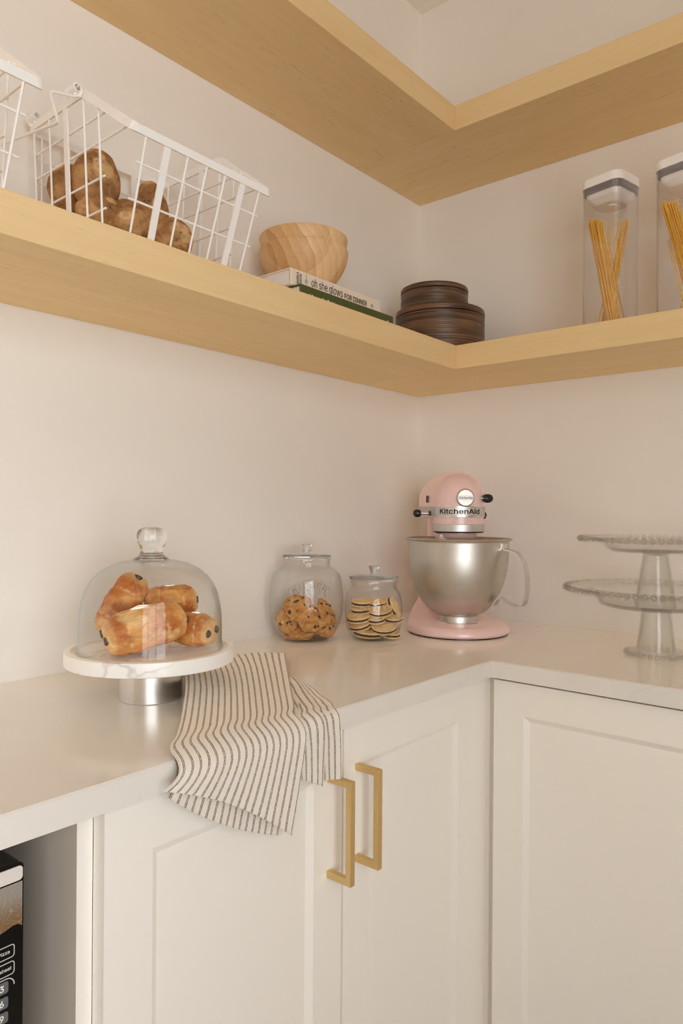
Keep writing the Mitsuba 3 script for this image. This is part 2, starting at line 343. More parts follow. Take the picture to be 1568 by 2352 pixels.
add('carcass', cat(bx(0.02, XD - TH - 0.001, yl0 + 0.002, yr1 - 0.002, 0.1, 0.875), bx(0.02, XD - 0.07, yl0 + .002, yr1 - .002, 0.0, 0.1)), 'm_shadow_gap', False, t)
d1 = door(t, yl1 - yl0, DZ0, DZ1, Mx(yl0)); handle(d1, -0.8842)
d2 = door(t, yr1 - yr0, DZ0, DZ1, Mx(yr0)); handle(d2, -0.8247)
t = thing('corner_filler', 'plain white filler strip in the inner corner between the two cabinet runs', 'filler panel')
add('post', bx(XD - TH, XD - 0.001, yr1 + 0.0015, -0.429, 0.1, 0.8825), 'm_cabinet', False, t)
add('return_post', bx(XD - TH, XD + 0.008, -0.4285, -0.41, 0.1, 0.879), 'm_cabinet', False, t)
t = thing('base_cabinet', 'white base cabinet along the back wall, its door without a handle', 'cabinet')
My = lambda x: frame_mat((x, YD, 0), (1, 0, 0), (0, 1, 0), (0, 0, 1))
xr0 = 0.4672
add('carcass', cat(bx(xr0, 0.955, YD + TH + .001, -0.02, 0.1, 0.875), bx(xr0, 0.955, YD + 0.07, -0.02, 0, 0.1)), 'm_shadow_gap', False, t)
door(t, 0.45, DZ0, DZ1 - 0.001, My(xr0))
t = thing('base_cabinet', 'white base cabinet at the far right end of the back run', 'cabinet')
add('carcass', cat(bx(0.956, X1 - 0.03, YD + TH + .001, -0.02, 0.1, 0.875), bx(0.956, X1 - 0.03, YD + 0.07, -0.02, 0, 0.1)), 'm_shadow_gap', False, t)
door(t, 0.45, DZ0, DZ1 - 0.001, My(xr0 + 0.4535))
# open niche with the microwave
t = thing('microwave_cabinet', 'open white cabinet niche holding the microwave, left of the two-door cabinet', 'cabinet')
NX = 0.4339
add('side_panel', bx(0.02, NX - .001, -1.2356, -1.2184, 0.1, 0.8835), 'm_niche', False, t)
add('edge_strip', bx(NX - .0009, NX, -1.2356, -1.2184, 0.1, 0.8835), 'm_cabinet', False, t, 'white front edge of the panel')
add('side_panel', bx(0.02, NX, -1.96, -1.942, 0.1, 0.8835), 'm_cabinet', False, t)
add('back_panel', bx(0.005, 0.019, -1.96, -1.2184, 0.1, 0.8835), 'm_cabinet', False, t)
add('niche_floor', bx(0.02, NX, -1.9418, -1.2358, 0.522, 0.54), 'm_cabinet', False, t)
add('drawer_front', bx(NX + 0.001, NX + 0.02, -1.958, -1.2205, 0.115, 0.521), 'm_cabinet', False, t)
add('plinth', bx(0.02, NX - 0.05, -1.96, -1.2184, 0, 0.0995), 'm_cabinet', False, t)
t = thing('base_cabinet', 'white base cabinet at the near end of the left run', 'cabinet')
add('carcass', bx(0.02, NX, Y1 + 0.002, -1.9605, 0.0, 0.8835), 'm_cabinet', False, t)

# ------------------------------------------------------------------ microwave in the niche
t = thing('microwave', 'black microwave with a silver band standing in the open niche at lower left', 'microwave')
MX, MY1, MY0 = 0.43, -1.2872, -1.76
add('body', rbx(0.10, MX - 0.004, MY0, MY1 - 0.0006, 0.5405, 0.8485, 0.004), 'm_black', 30, t)
pf = lambda poly, d, x=MX: (lambda m: (m.apply_transform(frame_mat((x, 0, 0), (0, 1, 0), (0, 0, 1), (1, 0, 0))), m)[1])(extrude(poly, d))
add('control_panel', pf(rrect(MY0 + 0.30, MY1, 0.545, 0.8475, 0.003), 0.004, MX - 0.004), 'm_black_gloss', 30, t)
add('door', pf(rrect(MY0, MY0 + 0.299, 0.545, 0.8475, 0.003), 0.004, MX - 0.004), 'm_black_gloss', 30, t)
add('silver_band', pf(rrect(MY0 + 0.302, MY1 - 0.0012, 0.8322, 0.8455, 0.0035), 0.0012), 'm_silver_paint', 30, t)
dsp = Polygon([(MY0 + 0.302, 0.8305), (MY1 - 0.0012, 0.8305), (MY1 - 0.0012, 0.789)] + [(MY1 - 0.0012 - i * 0.004, 0.7905 + 0.0016 * math.sin(i * 0.9)) for i in range(1, 40)] + [(MY0 + 0.302, 0.791)])
add('display_glass', pf(dsp, 0.0006), 'm_display', False, t)
def ring(y0, y1, z0, z1, r, w=0.0009): return rrect(y0, y1, z0, z1, r).difference(rrect(y0 + w, y1 - w, z0 + w, z1 - w, r - w))
def key_outline(name, poly): return add(name, pf(poly, 0.0004), 'm_key_print', False, t)
for nm, tx, z0, z1, yr in (('pizza_button', 'Pizza', 0.7632, 0.7754, -1.3002), ('reheat_button', 'Reheat', 0.7475, 0.7600, -1.2985)):
    k = key_outline('button_outline', ring(-1.345, -1.2951, z0, z1, 0.003))
    add('lettering', text_on(tx, 0.0031, (MX + 0.0001, yr + .0004, (z0 + z1) / 2 - 0.0013), (0, 1, 0), (0, 0, 1), 0.0004, True, anchor='r'), 'm_key_print', False, k)
big = ring(-1.41, -1.2949, 0.659, 0.7459, 0.008, 0.0010).difference(sbox(-1.298, -1.29, 0.7225, 0.7375))
key_outline('keypad_outline', big)
key_outline('button_outline', ring(-1.345, -1.2951, 0.640, 0.6565, 0.003))
for ch, z0, z1 in (('3', 0.7328, 0.7436), ('6', 0.7191, 0.7296), ('9', 0.7059, 0.7159)):
    for q in range(1):
        k = add('key', pf(rrect(-1.327, -1.3010, z0, z1, 0.002), 0.0008), 'm_key', 30, t)
        add('lettering', text_on(ch, 0.0055, (MX + 0.0009, -1.3072, (z0 + z1) / 2 - 0.0026), (0, 1, 0), (0, 0, 1), 0.0003, True, anchor='c'), 'm_print_white', False, k)

# ------------------------------------------------------------------ wire baskets on the lower shelf
def basket(dy, label):
    t = thing('wire_basket', label, 'basket')
    ya, yb = -1.085 + dy, -0.8407 + dy            # near and far end panels
    xb, xp, xf, xg = 0.023, 0.175, 0.298, 0.252   # back, peak, front rim, front foot
    zb, zh, zf = ZS + 0.002, ZS + 0.213, ZS + 0.125
    ti = 0.010                                     # ends lean inwards towards the foot
    sec = rect(0.0028, 0.0115)
    rim = [(xb, ya, zh), (xp, ya, zh), (xf, ya, zf), (xf - 0.006, yb, zf), (xp, yb, zh), (xb, yb, zh)]
    rimp = []
    for i, p in enumerate(rim):                    # small rounded corners
        a, b = np.array(rim[i - 1]), np.array(rim[(i + 1) % 6]); p = np.array(p); r = 0.008
        pa, pb = p + unit(a - p) * r, p + unit(b - p) * r
        rimp += [pa, 0.25 * pa + 0.5 * p + 0.25 * pb, pb]
    add('rim', sweep(rimp, sec, closed=True), 'm_white_wire', 25, t)
    r = 0.0016
    def endx(z, front): # x on the end panel's front edge at height z
        return xg + (xf - xg) * (z - zb) / (zf - zb) if z <= zf else xf + (xp - xf) * (z - zf) / (zh - zf)
    def topz(x): return zh if x <= xp else zh + (zf - zh) * (x - xp) / (xf - xp)
    for s, y in ((1, ya), (-1, yb)):
        yy = lambda z: y + s * ti * (1 - (z - zb) / (zh - zb))
        for i, x in enumerate((0.037, 0.082, 0.127, 0.175, 0.211)):
            zt = topz(x) - 0.003
            if i == 2: add('flat_bar', sweep([(x, yy(zb), zb), (x, yy(zt), zt)], rect(0.010, 0.0025), up=(0, 1, 0)), 'm_white_wire', 25, t)
            else: add('upright_wire', wire([(x, yy(zb), zb), (x, yy(zt), zt)], r), 'm_white_wire', 30, t)
    for j, h in enumerate((0.172, 0.137, 0.090, 0.047)):
        z = ZS + h; a1 = ya + ti * (1 - (z - zb) / (zh - zb)) + 0.003; b1 = yb - ti * (1 - (z - zb) / (zh - zb)) - 0.003
        f = endx(z, 0) - 0.002; rr = 0.012
        back = [(xb + rr, a1, z), (xb + rr * .3, a1 + rr * .3, z), (xb, a1 + rr, z), (xb, b1 - rr, z), (xb + rr * .3, b1 - rr * .3, z), (xb + rr, b1, z)]
        if j >= 2:                                  # the corners towards the front stay open
            add('level_wire', wire([(0.216, a1, z)] + back + [(0.216, b1, z)], r), 'm_white_wire', 30, t)
            q0, q1 = (0.55 - 0.30) / 7.2, (6.55 + 0.32) / 7.2
            add('level_wire', wire([(f, ya + (yb - ya) * q0 + .004, z), (f - 0.006 * q1, ya + (yb - ya) * q1 - .002, z)], r), 'm_white_wire', 30, t)
        else: add('level_wire', wire([(f, a1, z)] + back + [(f, b1, z)], r), 'm_white_wire', 30, t)
    for i in range(7):                              # front panel
        q = (i + 0.55) / 7.2; yv = ya + (yb - ya) * q; y0 = yv + (0.5 - q) * 2 * ti * 0.6
        x1 = xf - 0.006 * q
        if i in (1, 5): add('flat_bar', sweep([(xg, y0, zb), (x1 - 0.001, yv, zf - 0.003)], rect(0.010, 0.0025), up=(1, 0, -0.4)), 'm_white_wire', 25, t)
        else: add('upright_wire', wire([(xg, y0, zb), (x1 - 0.001, yv, zf - 0.003)], r), 'm_white_wire', 30, t)
    for i in range(6):                              # back panel
        q = (i + 0.5) / 6; yv = ya + (yb - ya) * q
        if i in (1, 4): add('flat_bar', sweep([(xb, yv, zb), (xb, yv, zh - 0.003)], rect(0.010, 0.0025), up=(1, 0, 0)), 'm_white_wire', 25, t)
        else: add('upright_wire', wire([(xb, yv, zb), (xb, yv, zh - 0.003)], r), 'm_white_wire', 30, t)
    floor_ = [wire([(xb, ya + ti + (yb - ya - 2 * ti) * q, zb), (xg, ya + ti + (yb - ya - 2 * ti) * q, zb)], r) for q in np.linspace(0, 1, 8)]
    floor_ += [wire([(x, ya + ti, zb), (x, yb - ti, zb)], r) for x in np.linspace(xb, xg, 6)]
    add('floor_grid', cat(*floor_), 'm_white_wire', 30, t)
    for x in (0.036, 0.150):                        # hinge sleeves on the near end of the rim
        tubep = lathe([(0.0058, -0.012), (0.0062, -0.012), (0.0062, 0.012), (0.0058, 0.012), (0.0044, 0.012), (0.0044, -0.012)], 20, True)
        tubep.apply_transform(frame_mat((x, ya - 0.0005, zh + 0.0125), (0, 0, 1), (0, 1, 0), (1, 0, 0)))
        sl = add('hinge_sleeve', tubep, 'm_white_wire', 40, t)
        add('rivet', cat(*[trimesh.creation.icosphere(2, 0.0024).apply_translation((x + d, ya - 0.0018, zh + 0.004)) for d in (-0.006, 0.007)]), 'm_white_wire', True, sl)
    h = [(0.158, ya - 0.0005, zh + 0.0125), (0.168, ya - 0.001, zh + 0.0123), (0.178, ya - 0.004, zh + 0.006), (0.1815, ya - 0.006, zh - 0.004), (0.1790, ya - 0.008, zh - 0.0095), (0.172, ya - 0.010, zh - 0.0085),
         (0.141, ya - 0.024, zh + 0.0030), (0.1365, ya - 0.026, zh + 0.0025), (0.1365, ya - 0.0265, zh - 0.001), (0.1620, ya - 0.030, zh - 0.0445), (0.1625, ya - 0.0305, zh - 0.049), (0.1580, ya - 0.0305, zh - 0.0495), (0.006, ya - 0.031, zh - 0.028)]
    add('wire_handle', wire(h, 0.0021, 8), 'm_white_wire', 40, t)
    return t
basket(0.0, 'white wire basket full of potatoes on the lower shelf')
basket(-0.362, 'white wire basket cut by the left edge of the photo, beside the potato basket')

def potato(c, axes, tilt, seed, label):
    m = trimesh.creation.icosphere(4, 1.0); v = m.vertices
    v = v * (1 + 0.10 * (meshkit.fbm(v * 1.1 + seed * 3.1, 2, seed)[:, None] - 0.5) * 2)
    v[:, 2] *= 1 + 0.10 * v[:, 0]
    m.vertices = v * np.asarray(axes)
    displace(m, 0.0007, 140, seed)
    m.apply_transform(trimesh.transformations.euler_matrix(*tilt)); m.apply_translation(c)
    k = add('potato', m, 'm_potato', True); tag(k, label, 'potato', 'potatoes in the wire basket')
zp = ZS + 0.004
potato((0.064, -1.043, zp + 0.122), (0.031, 0.029, 0.036), (0.1, 0.3, 0.4), 1, 'round brown potato in the wire basket, leftmost at the top')
potato((0.110, -1.026, zp + 0.126), (0.032, 0.040, 0.044), (0.3, 0.2, 0.5), 2, 'largest brown potato in the wire basket, top of the left pile')
potato((0.142, -1.040, zp + 0.066), (0.034, 0.032, 0.027), (0.1, 0.2, 0.8), 3, 'brown potato low in the wire basket below the largest potato')
potato((0.120, -0.984, zp + 0.080), (0.028, 0.028, 0.029), (0.2, 0.1, 0.3), 4, 'brown potato in the wire basket just right of the left pile, half hidden')
potato((0.162, -1.000, zp + 0.060), (0.029, 0.033, 0.029), (0.1, 0.0, 0.2), 5, 'brown potato low in the middle of the wire basket, in front')
potato((0.128, -0.938, zp + 0.115), (0.023, 0.021, 0.038), (0.22, -0.2, 0.2), 6, 'upright oval potato in the wire basket leaning on the middle of the pile')
potato((0.186, -0.946, zp + 0.044), (0.033, 0.036, 0.031), (0.1, 0.1, 0.5), 7, 'brown potato at the right end of the pile in the wire basket')
potato((0.110, -0.930, zp + 0.044), (0.034, 0.038, 0.036), (0.0, 0.1, 0.2), 8, 'brown potato at the back of the wire basket, mostly hidden')
potato((0.075, -1.025, zp + 0.046), (0.034, 0.038, 0.040), (0.3, 0.1, 0.2), 9, 'brown potato at the back of the wire basket under the left pile')

# ------------------------------------------------------------------ books and wooden bowls
def book(label, x0, x1, y0, y1, z0, z1, cover, texts):
    t = thing('cookbook', label, 'book')
    b = 0.0028
    m = [rbx(x0, x1 - 0.001, y0, y1, z0, z0 + b, 0.0009), rbx(x0, x1 - 0.001, y0, y1, z1 - b, z1, 0.0009), rbx(x1 - 0.004, x1, y0 + 0.0004, y1 - 0.0004, z0, z1, 0.0016)]
    add('cover', cat(*m), cover, 25, t)
    add('pages', bx(x0 + 0.004, x1 - 0.0042, y0 + 0.0035, y1 - 0.0035, z0 + b + 0.0001, z1 - b - 0.0001), 'm_paper', False, t)
    for s, h, yl, zc, w, bold, mat, rot in texts:
        if rot: mm = text_on(s, h, (x1 + 0.0001, yl, zc), (0, 0, 1), (0, -1, 0), 0.0003, bold, width=w)
        else: mm = text_on(s, h, (x1 + 0.0001, yl, zc), (0, 1, 0), (0, 0, 1), 0.0003, bold, width=w)
        add('spine_lettering', mm, mat, False, t)
    return t
BX = 0.2105
ZB1, ZB2 = ZS + 0.0345, ZS + 0.0652
gb = book('dark green hardcover cookbook lying flat under the cream one', 0.022, 0.2285, -0.7040, -0.4310, ZS + 0.0006, ZB1, 'm_cover_green',
     [('Magnolia Table', 0.0105, -0.680, ZS + 0.0112, 0.072, False, 'm_print_white', 0), ('VOLUME 2', 0.0052, -0.596, ZS + 0.0130, 0.036, False, 'm_print_white', 0),
      ('JOANNA GAINES', 0.0075, -0.538, ZS + 0.0120, 0.062, True, 'm_print_white', 0), ('&', 0.010, -0.4535, ZS + 0.0125, 0.0075, False, 'm_print_white', 0)])
cb = book('cream hardcover cookbook lying on the green one, under the wooden bowls', 0.020, BX, -0.7105, -0.4505, ZB1 + 0.0004, ZB2, 'm_cover_cream',
     [('oh she glows', 0.0145, -0.6570, ZB1 + 0.0098, 0.0875, False, 'm_ink', 0), ('FOR DINNER', 0.0092, -0.5640, ZB1 + 0.0098, 0.0680, True, 'm_ink', 0),
      ('ANGELA', 0.0052, -0.6905, ZB1 + 0.0045, 0.0215, True, 'm_ink', 1), ('LIDDON', 0.0052, -0.6830, ZB1 + 0.0035, 0.0205, True, 'm_ink', 1)])
def clover(y, z, s):
    p = unary_union([Point(s * .55 * math.cos(a), s * .55 * math.sin(a)).buffer(s * .52, 8) for a in np.arange(4) * math.pi / 2 + .3]); p = p.difference(p.buffer(-s * 0.17))
    m = extrude(p, 0.0003); m.apply_transform(frame_mat((BX + 0.0001, y, z), (0, 1, 0), (0, 0, 1), (1, 0, 0))); return m
orn = cat(clover(-0.6705, ZB1 + 0.0150, 0.0034), bx(BX + 0.0001, BX + 0.0004, -0.6707, -0.6703, ZB1 + 0.020, ZB1 + 0.0285), bx(BX + 0.0001, BX + 0.0004, -0.6707, -0.6703, ZB1 + 0.002, ZB1 + 0.010))
add('spine_ornament', orn, 'm_ink', False, cb); add('spine_ornament', clover(-0.4790, ZB1 + 0.0140, 0.0036), 'm_ink', False, cb)

def bowl_profile(R, H):
    q = [(0, .50), (.03, .535), (.1, .585), (.2, .665), (.3, .735), (.4, .80), (.5, .86), (.6, .91), (.7, .950), (.8, .978), (.9, .995), (.965, 1.0), (.99, .995), (1.0, .985)]
    out = [(0, 0)] + [(R * b, H * a) for a, b in q]
    inn = [(R * .985 - .0018, H), (R * .995 - .0034, H * .985)] + [(R * b - .0036 - .002 * (1 - a), max(H * a, .006)) for a, b in q[-3:0:-1]] + [(0, .006)]
    return out + inn
bc = (0.116, -0.5765)
k = add('wooden_bowl', lathe(bowl_profile(0.0875, 0.0830), 96, centre=(bc[0], bc[1], ZB2 + 0.0003)), 'm_bowl', 40)
tag(k, 'lower of two light wooden bowls, standing on the cream cookbook', 'bowl')
k = add('wooden_bowl', lathe(bowl_profile(0.0868, 0.0830), 96, centre=(bc[0] - 0.0005, bc[1] - 0.0008, ZB2 + 0.0255)), 'm_bowl', 40)
tag(k, 'upper of two light wooden bowls, nested in the lower one', 'bowl')

# ------------------------------------------------------------------ dark canisters in the corner of the shelf
def canister(label, c, R, z0, h, lid):
    t = thing('dark_canister', label, 'canister')
    rng = np.random.default_rng(int(R * 1e4)); zs = np.arange(0.004, h - lid - 0.002, 0.0022)
    prof = [(0, 0), (R - 0.004, 0), (R - 0.0012, 0.002)] + [(R + rng.uniform(-0.0005, 0.0005), z) for z in zs] + [(R, h - lid - 0.0012), (R - 0.002, h - lid - 0.0002), (0, h - lid - 0.0002)]
    add('body', lathe(prof, 96, centre=(c[0], c[1], z0)), 'm_dark', 50, t)
    prof = [(0, 0), (R - 0.003, 0), (R + 0.0004, 0.0015), (R + 0.0008, lid * 0.6), (R - 0.0005, lid - 0.002), (R - 0.004, lid - 0.0002), (0, lid)]
    add('lid', lathe(prof, 96, centre=(c[0], c[1], z0 + h - lid + 0.0001)), 'm_dark', 40, t)
canister('wide dark ribbed wooden canister in the shelf corner, beneath the smaller one', (0.1687, -0.1627), 0.1035, ZS + 0.0004, 0.1085, 0.016)
canister('smaller dark ribbed wooden canister stacked on the wide one', (0.1575, -0.1700), 0.0785, ZS + 0.1092, 0.0545, 0.013)

# ------------------------------------------------------------------ pasta containers
def pasta_container(label, corner, w, ang, H, seed, bundles, plabel):
    t = thing('pasta_container', label, 'container')
    a = math.radians(ang); e1 = np.array([-math.cos(a), math.sin(a), 0]); e2 = np.array([math.sin(a), math.cos(a), 0])
    o = np.array([corner[0], corner[1], ZS + 0.0006]) + (e1 + e2) * w / 2
    M = frame_mat(o, -e1, e2, (0, 0, 1))
    def put(m): m.apply_transform(M); return m
    q = w / 2
    def sq(h, r): return rrect(-h, h, -h, h, r, 8)
    def loft(rows):                     # rows: (half side, corner radius, z), same point count per row
        pts = [np.array(sq(h, r).exterior.coords)[:-1] for h, r, z in rows]; n = len(pts[0])
        v = np.concatenate([np.column_stack([p, np.full(n, z)]) for p, (h, r, z) in zip(pts, rows)]); f = []; i = np.arange(n); j = (i + 1) % n
        for s in range(len(rows) - 1): f += [np.stack([s * n + i, s * n + j, (s + 1) * n + j], 1), np.stack([s * n + i, (s + 1) * n + j, (s + 1) * n + i], 1)]
        k = len(v); v = np.vstack([v, [[0, 0, rows[0][2]], [0, 0, rows[-1][2]]]])
        f += [np.stack([j, i, np.full(n, k)], 1), np.stack([(len(rows) - 1) * n + i, (len(rows) - 1) * n + j, np.full(n, k + 1)], 1)]
        m = trimesh.Trimesh(v, np.concatenate(f), process=False)
        if m.volume < 0: m.invert()
        return m
    hb = H - 0.019
    th = 0.0022
    shell_ = loft([(q - 0.003, 0.007, 0), (q - 0.0008, 0.0095, 0.0015), (q, 0.010, 0.004), (q, 0.010, hb - 0.022), (q + 0.0024, 0.016, hb - 0.012), (q + 0.0026, 0.016, hb),
                  (q + 0.0004, 0.0140, hb), (q + 0.0002, 0.0138, hb - 0.013), (q - th, 0.0080, hb - 0.023), (q - th, 0.0080, 0.006), (q - th - 0.003, 0.006, 0.0045)])
    add('body', put(shell_), 'm_plastic_clear', 35, t, 'clear square plastic body', **PL)
    lid = add('lid', put(loft([(q + 0.0006, 0.016, hb + 0.0004), (q + 0.0036, 0.019, hb + 0.0004), (q + 0.0040, 0.0194, hb + 0.003), (q + 0.0036, 0.019, hb + 0.0165), (q + 0.0012, 0.0175, hb + 0.019), (q - 0.002, 0.016, hb + 0.0192)])), 'm_lid_white', 35, t, 'white push-top lid')
    add('seal', put(loft([(q - 0.0012, 0.0135, hb - 0.0115), (q - 0.0002, 0.0140, hb - 0.0110), (q - 0.0002, 0.0140, hb + 0.0002), (q - 0.0012, 0.0135, hb + 0.0003)])), 'm_seal', 35, lid, 'grey silicone seal')
    add('plug', put(loft([(q - 0.0165, 0.014, hb - 0.034), (q - 0.0125, 0.017, hb - 0.0325), (q - 0.0055, 0.016, hb - 0.0235), (q - 0.0044, 0.014, hb - 0.020), (q - 0.0036, 0.0135, hb - 0.0135), (q - 0.0036, 0.0135, hb - 0.0118)])), 'm_lid_white', 40, lid)
    pr = lathe([(0, 0), (0.0075, 0), (0.0085, 0.0006), (0.0085, 0.0025), (0, 0.0025)], 32); pr.apply_translation((0.006, -0.004, hb - 0.0365)); add('plug_button', put(pr), 'm_lid_white', 40, lid)
    rng = np.random.default_rng(seed); strands = []; lim = q - th - 0.0032
    for (p0, p1, n, sp) in bundles:
        p0, p1 = np.array(p0), np.array(p1)
        for _ in range(n):
            d = rng.normal(0, sp, 2); e = d * 0.75 + rng.normal(0, sp * 0.35, 2); dz = rng.normal(0, 0.0022)
            A = np.array([np.clip(p0[0] + e[0], -lim, lim), np.clip(p0[1] + e[1], -lim, lim), p0[2] + abs(dz) * .2]); Bp = np.array([np.clip(p1[0] + d[0], -lim, lim), np.clip(p1[1] + d[1], -lim, lim), p1[2] + dz])
            strands.append(wire([A, (A + Bp) / 2, Bp], 0.00082, 5))
    m = cat(*strands); m.apply_transform(M)
    k = add('spaghetti', m, 'm_pasta', 60); tag(k, plabel, 'spaghetti', kind='stuff')
    return t
z0 = 0.0062
pasta_container('clear square pasta container with a white lid, left of the two', (0.603, -0.218), 0.0805, 11, 0.302, 3,
    [((0.020, -0.022, z0), (-0.022, -0.020, 0.2205), 150, 0.0066), ((-0.016, 0.0, z0), (0.018, 0.026, 0.222), 50, 0.0036),
     ((0.020, -0.020, z0), (-0.004, 0.012, 0.222), 3, 0.007), ((-0.01, -0.02, z0), (0.005, 0.02, 0.21), 3, 0.010), ((0.02, 0.02, z0), (-0.02, 0.02, 0.20), 3, 0.010)], 'yellow spaghetti strands in the left pasta container')
pasta_container('clear square pasta container with a white lid, cut by the right edge of the photo', (0.7605, -0.2135), 0.100, 11, 0.302, 4,
    [((0.024, -0.018, z0), (-0.034, -0.028, 0.222), 190, 0.0074), ((-0.018, 0.0, z0), (0.02, 0.026, 0.222), 75, 0.005),
     ((0.0, -0.030, z0), (-0.038, -0.02, 0.16), 3, 0.006), ((0.02, 0.0, z0), (-0.01, 0.02, 0.222), 3, 0.006)], 'yellow spaghetti strands in the pasta container at the right edge')

# ------------------------------------------------------------------ cake stand with glass cloche and pastries
SP = np.array([0.2342, -1.0099])
t = thing('cake_stand', 'white marble cake stand on a short polished metal foot, beside the striped towel', 'cake stand')
zb, zt = 0.9655, 0.9855
R = 0.1150
add('plate', lathe([(0, zb), (R - .003, zb), (R - .0008, zb + .0008), (R, zb + .003), (R, zt - .003), (R - .0008, zt - .0008), (R - .003, zt), (R - .0085, zt), (R - .0100, zt - .0012), (R - .0105, zt - .0035), (0, zt - .0035)], 128, centre=(*SP, 0)), 'm_marble', 35, t)
add('foot', lathe([(0, ZC + .0002), (.0425, ZC + .0002), (.0432, ZC + .001), (.0432, zb - .0005), (0, zb - .0005)], 96, centre=(*SP, 0)), 'm_chrome', 35, t)
PZ = zt - .0035
t = thing('glass_cloche', 'clear glass dome with a ball knob covering pastries on the marble stand', 'glass dome')
pr = [(.0995, 0), (.1005, .0012), (.1005, .004), (.0992, .0068), (.0985, .010), (.0984, .02), (.0982, .035), (.0974, .049), (.0956, .063), (.0925, .076), (.0878, .088), (.0808, .0992), (.0708, .1092), (.0580, .1170), (.0420, .1226), (.0260, .1254), (.0100, .1262), (0, .1263)]
th = .0024
def offset_in(pts, d):
    P = np.array(pts); out = []
    for i in range(len(P)):
        a = P[max(i - 1, 0)]; b = P[min(i + 1, len(P) - 1)]; tt = unit(b - a); n = np.array([-tt[1], tt[0]])
        out.append(P[i] + n * d)
    return out
inn = [(max(r, 0), z) for r, z in offset_in(pr[4:], th)][::-1]; inn[0] = (0, inn[0][1])
def dense(P, n=3): q = spline([(a_, b_) for a_, b_ in P], n); q[:, 0] = np.maximum(q[:, 0], 0); return [tuple(p) for p in q]
dd = dense(pr[3:]); dd[-1] = (0, dd[-1][1]); di = dense(inn); di[0] = (0, di[0][1])
add('dome', lathe(pr[:3] + dd + di + [(.0965, .0008), (.0970, 0)], 128, True, (*SP, PZ + .0004)), 'm_glass_clear', 50, t, **GL)
kn = [(0, 0), (.0235, -.0007), (.0238, .0008), (.0200, .0026), (.0170, .005), (.0157, .009), (.0160, .0135), (.0178, .0185), (.0200, .0235), (.0214, .0290), (.0212, .0340), (.0192, .0388), (.0155, .0420), (.0100, .0438), (.0045, .0443), (0, .0444)]
kn = [(r, z + .1268 + PZ) for r, z in spline([(a, b) for a, b in kn], 4)]; kn[0] = (0, kn[0][1]); kn[-1] = (0, kn[-1][1]); kn = [(max(r, 0), z) for r, z in kn]
add('knob', lathe(kn, 64, centre=(*SP, 0)), 'm_glass', 50, t)

ER, EF = np.array([.577, .817, 0]), np.array([.817, -.577, 0])        # sideways and towards the doorway side
def on_plate(r, f, z): return np.array([SP[0], SP[1], 0]) + ER * r + EF * f + np.array([0, 0, z])
def pastry(label, A, Bp, hw, hh, seed, up=(0, 0, 1), endcap=(1, 1), spin=0.0):
    t = thing('chocolate_pastry', label, 'pastry', 'chocolate pastries under the glass dome')
    A, Bp = np.array(A), np.array(Bp); L = np.linalg.norm(Bp - A); X = (Bp - A) / L
    Y = unit(np.cross(np.asarray(up, float), X)); Z = np.cross(X, Y)
    if spin: Y, Z = Y * math.cos(spin) + Z * math.sin(spin), Z * math.cos(spin) - Y * math.sin(spin)
    m = trimesh.creation.icosphere(5, 1.0); v = m.vertices
    e = lambda w, p: np.sign(w) * np.abs(w) ** p
    a = np.abs(v).max(1)
    x = e(v[:, 0], .38); rad = np.sqrt(v[:, 1] ** 2 + v[:, 2] ** 2); s = rad ** .40 / np.maximum(rad, 1e-9)
    y, z = v[:, 1] * s, v[:, 2] * s
    bq = np.maximum(np.abs(y), np.abs(z)) / np.maximum(np.hypot(y, z), 1e-9); y, z = y * (1.0 + .10 * (1 - bq) / .29), z * (1.0 + .10 * (1 - bq) / .29)   # squarish section
    z = np.where(z < 0, z * .82, z)
    bulge = .96 + .10 * np.cos(x * 1.9) - .12 * (np.abs(x) > .85) * (np.abs(x) - .85) / .15
    folds = 1 - .022 * np.exp(-((x - .33 + .16 * y) / .05) ** 2) - .020 * np.exp(-((x + .36 - .14 * y) / .05) ** 2) + .02 * np.exp(-((x - .0) / .25) ** 2)   # lamination steps
    k = bulge * np.where(z > -.3, folds, 1)
    P = np.column_stack([x * (L / 2), y * hw * k, z * hh * k])
    n = meshkit.fbm(P * 55 + seed * 7, 3, seed) - .5; n2 = meshkit.fbm(P * 210 + seed, 2, seed + 5) - .5
    m.vertices = P; nn = m.vertex_normals.copy()
    m.vertices = P + nn * (n * .0060 + n2 * .0030)[:, None]
    M = frame_mat((A + Bp) / 2, X, Y, Z)
    for sgn in (-1, 1):
        if not endcap[0 if sgn < 0 else 1]: continue
        for yy, zz in ((-.42, .05), (.40, .16)):
            c = lathe([(0, -.006), (.0050, -.006), (.0058, -.003), (.0058, .0028), (.0046, .0042), (0, .0036)], 20)
            c.apply_transform(frame_mat((sgn * (L / 2 - .0030), yy * hw, zz * hh), (0, 1, 0), (0, 0, sgn), (sgn, 0, 0))); c.apply_transform(M)
            add('chocolate_stick', c, 'm_chocolate', 40, t, 'dark chocolate end')
    m.apply_transform(M)
    fl = np.clip(np.exp(-((x - .30 + .16 * y / hw * hw) / .035) ** 2) + np.exp(-((x + .33 - .14 * y) / .035) ** 2), 0, 1)
    add('crust', m, 'm_pastry', True, t, uv=np.column_stack([np.abs(x), fl]))
    return t
pastry('golden pastry standing upright at the left under the glass dome', on_plate(-.062, -.018, 1.0005), on_plate(-.016, -.028, 1.0800), .0270, .0250, 1, up=(-.5, -.6, .62), endcap=(1, 1))
pastry('large golden flaky pastry lying in front under the glass dome', on_plate(-.060, .053, 1.0060), on_plate(.044, .030, 1.0290), .0300, .0280, 2, up=(.1, -.1, 1))
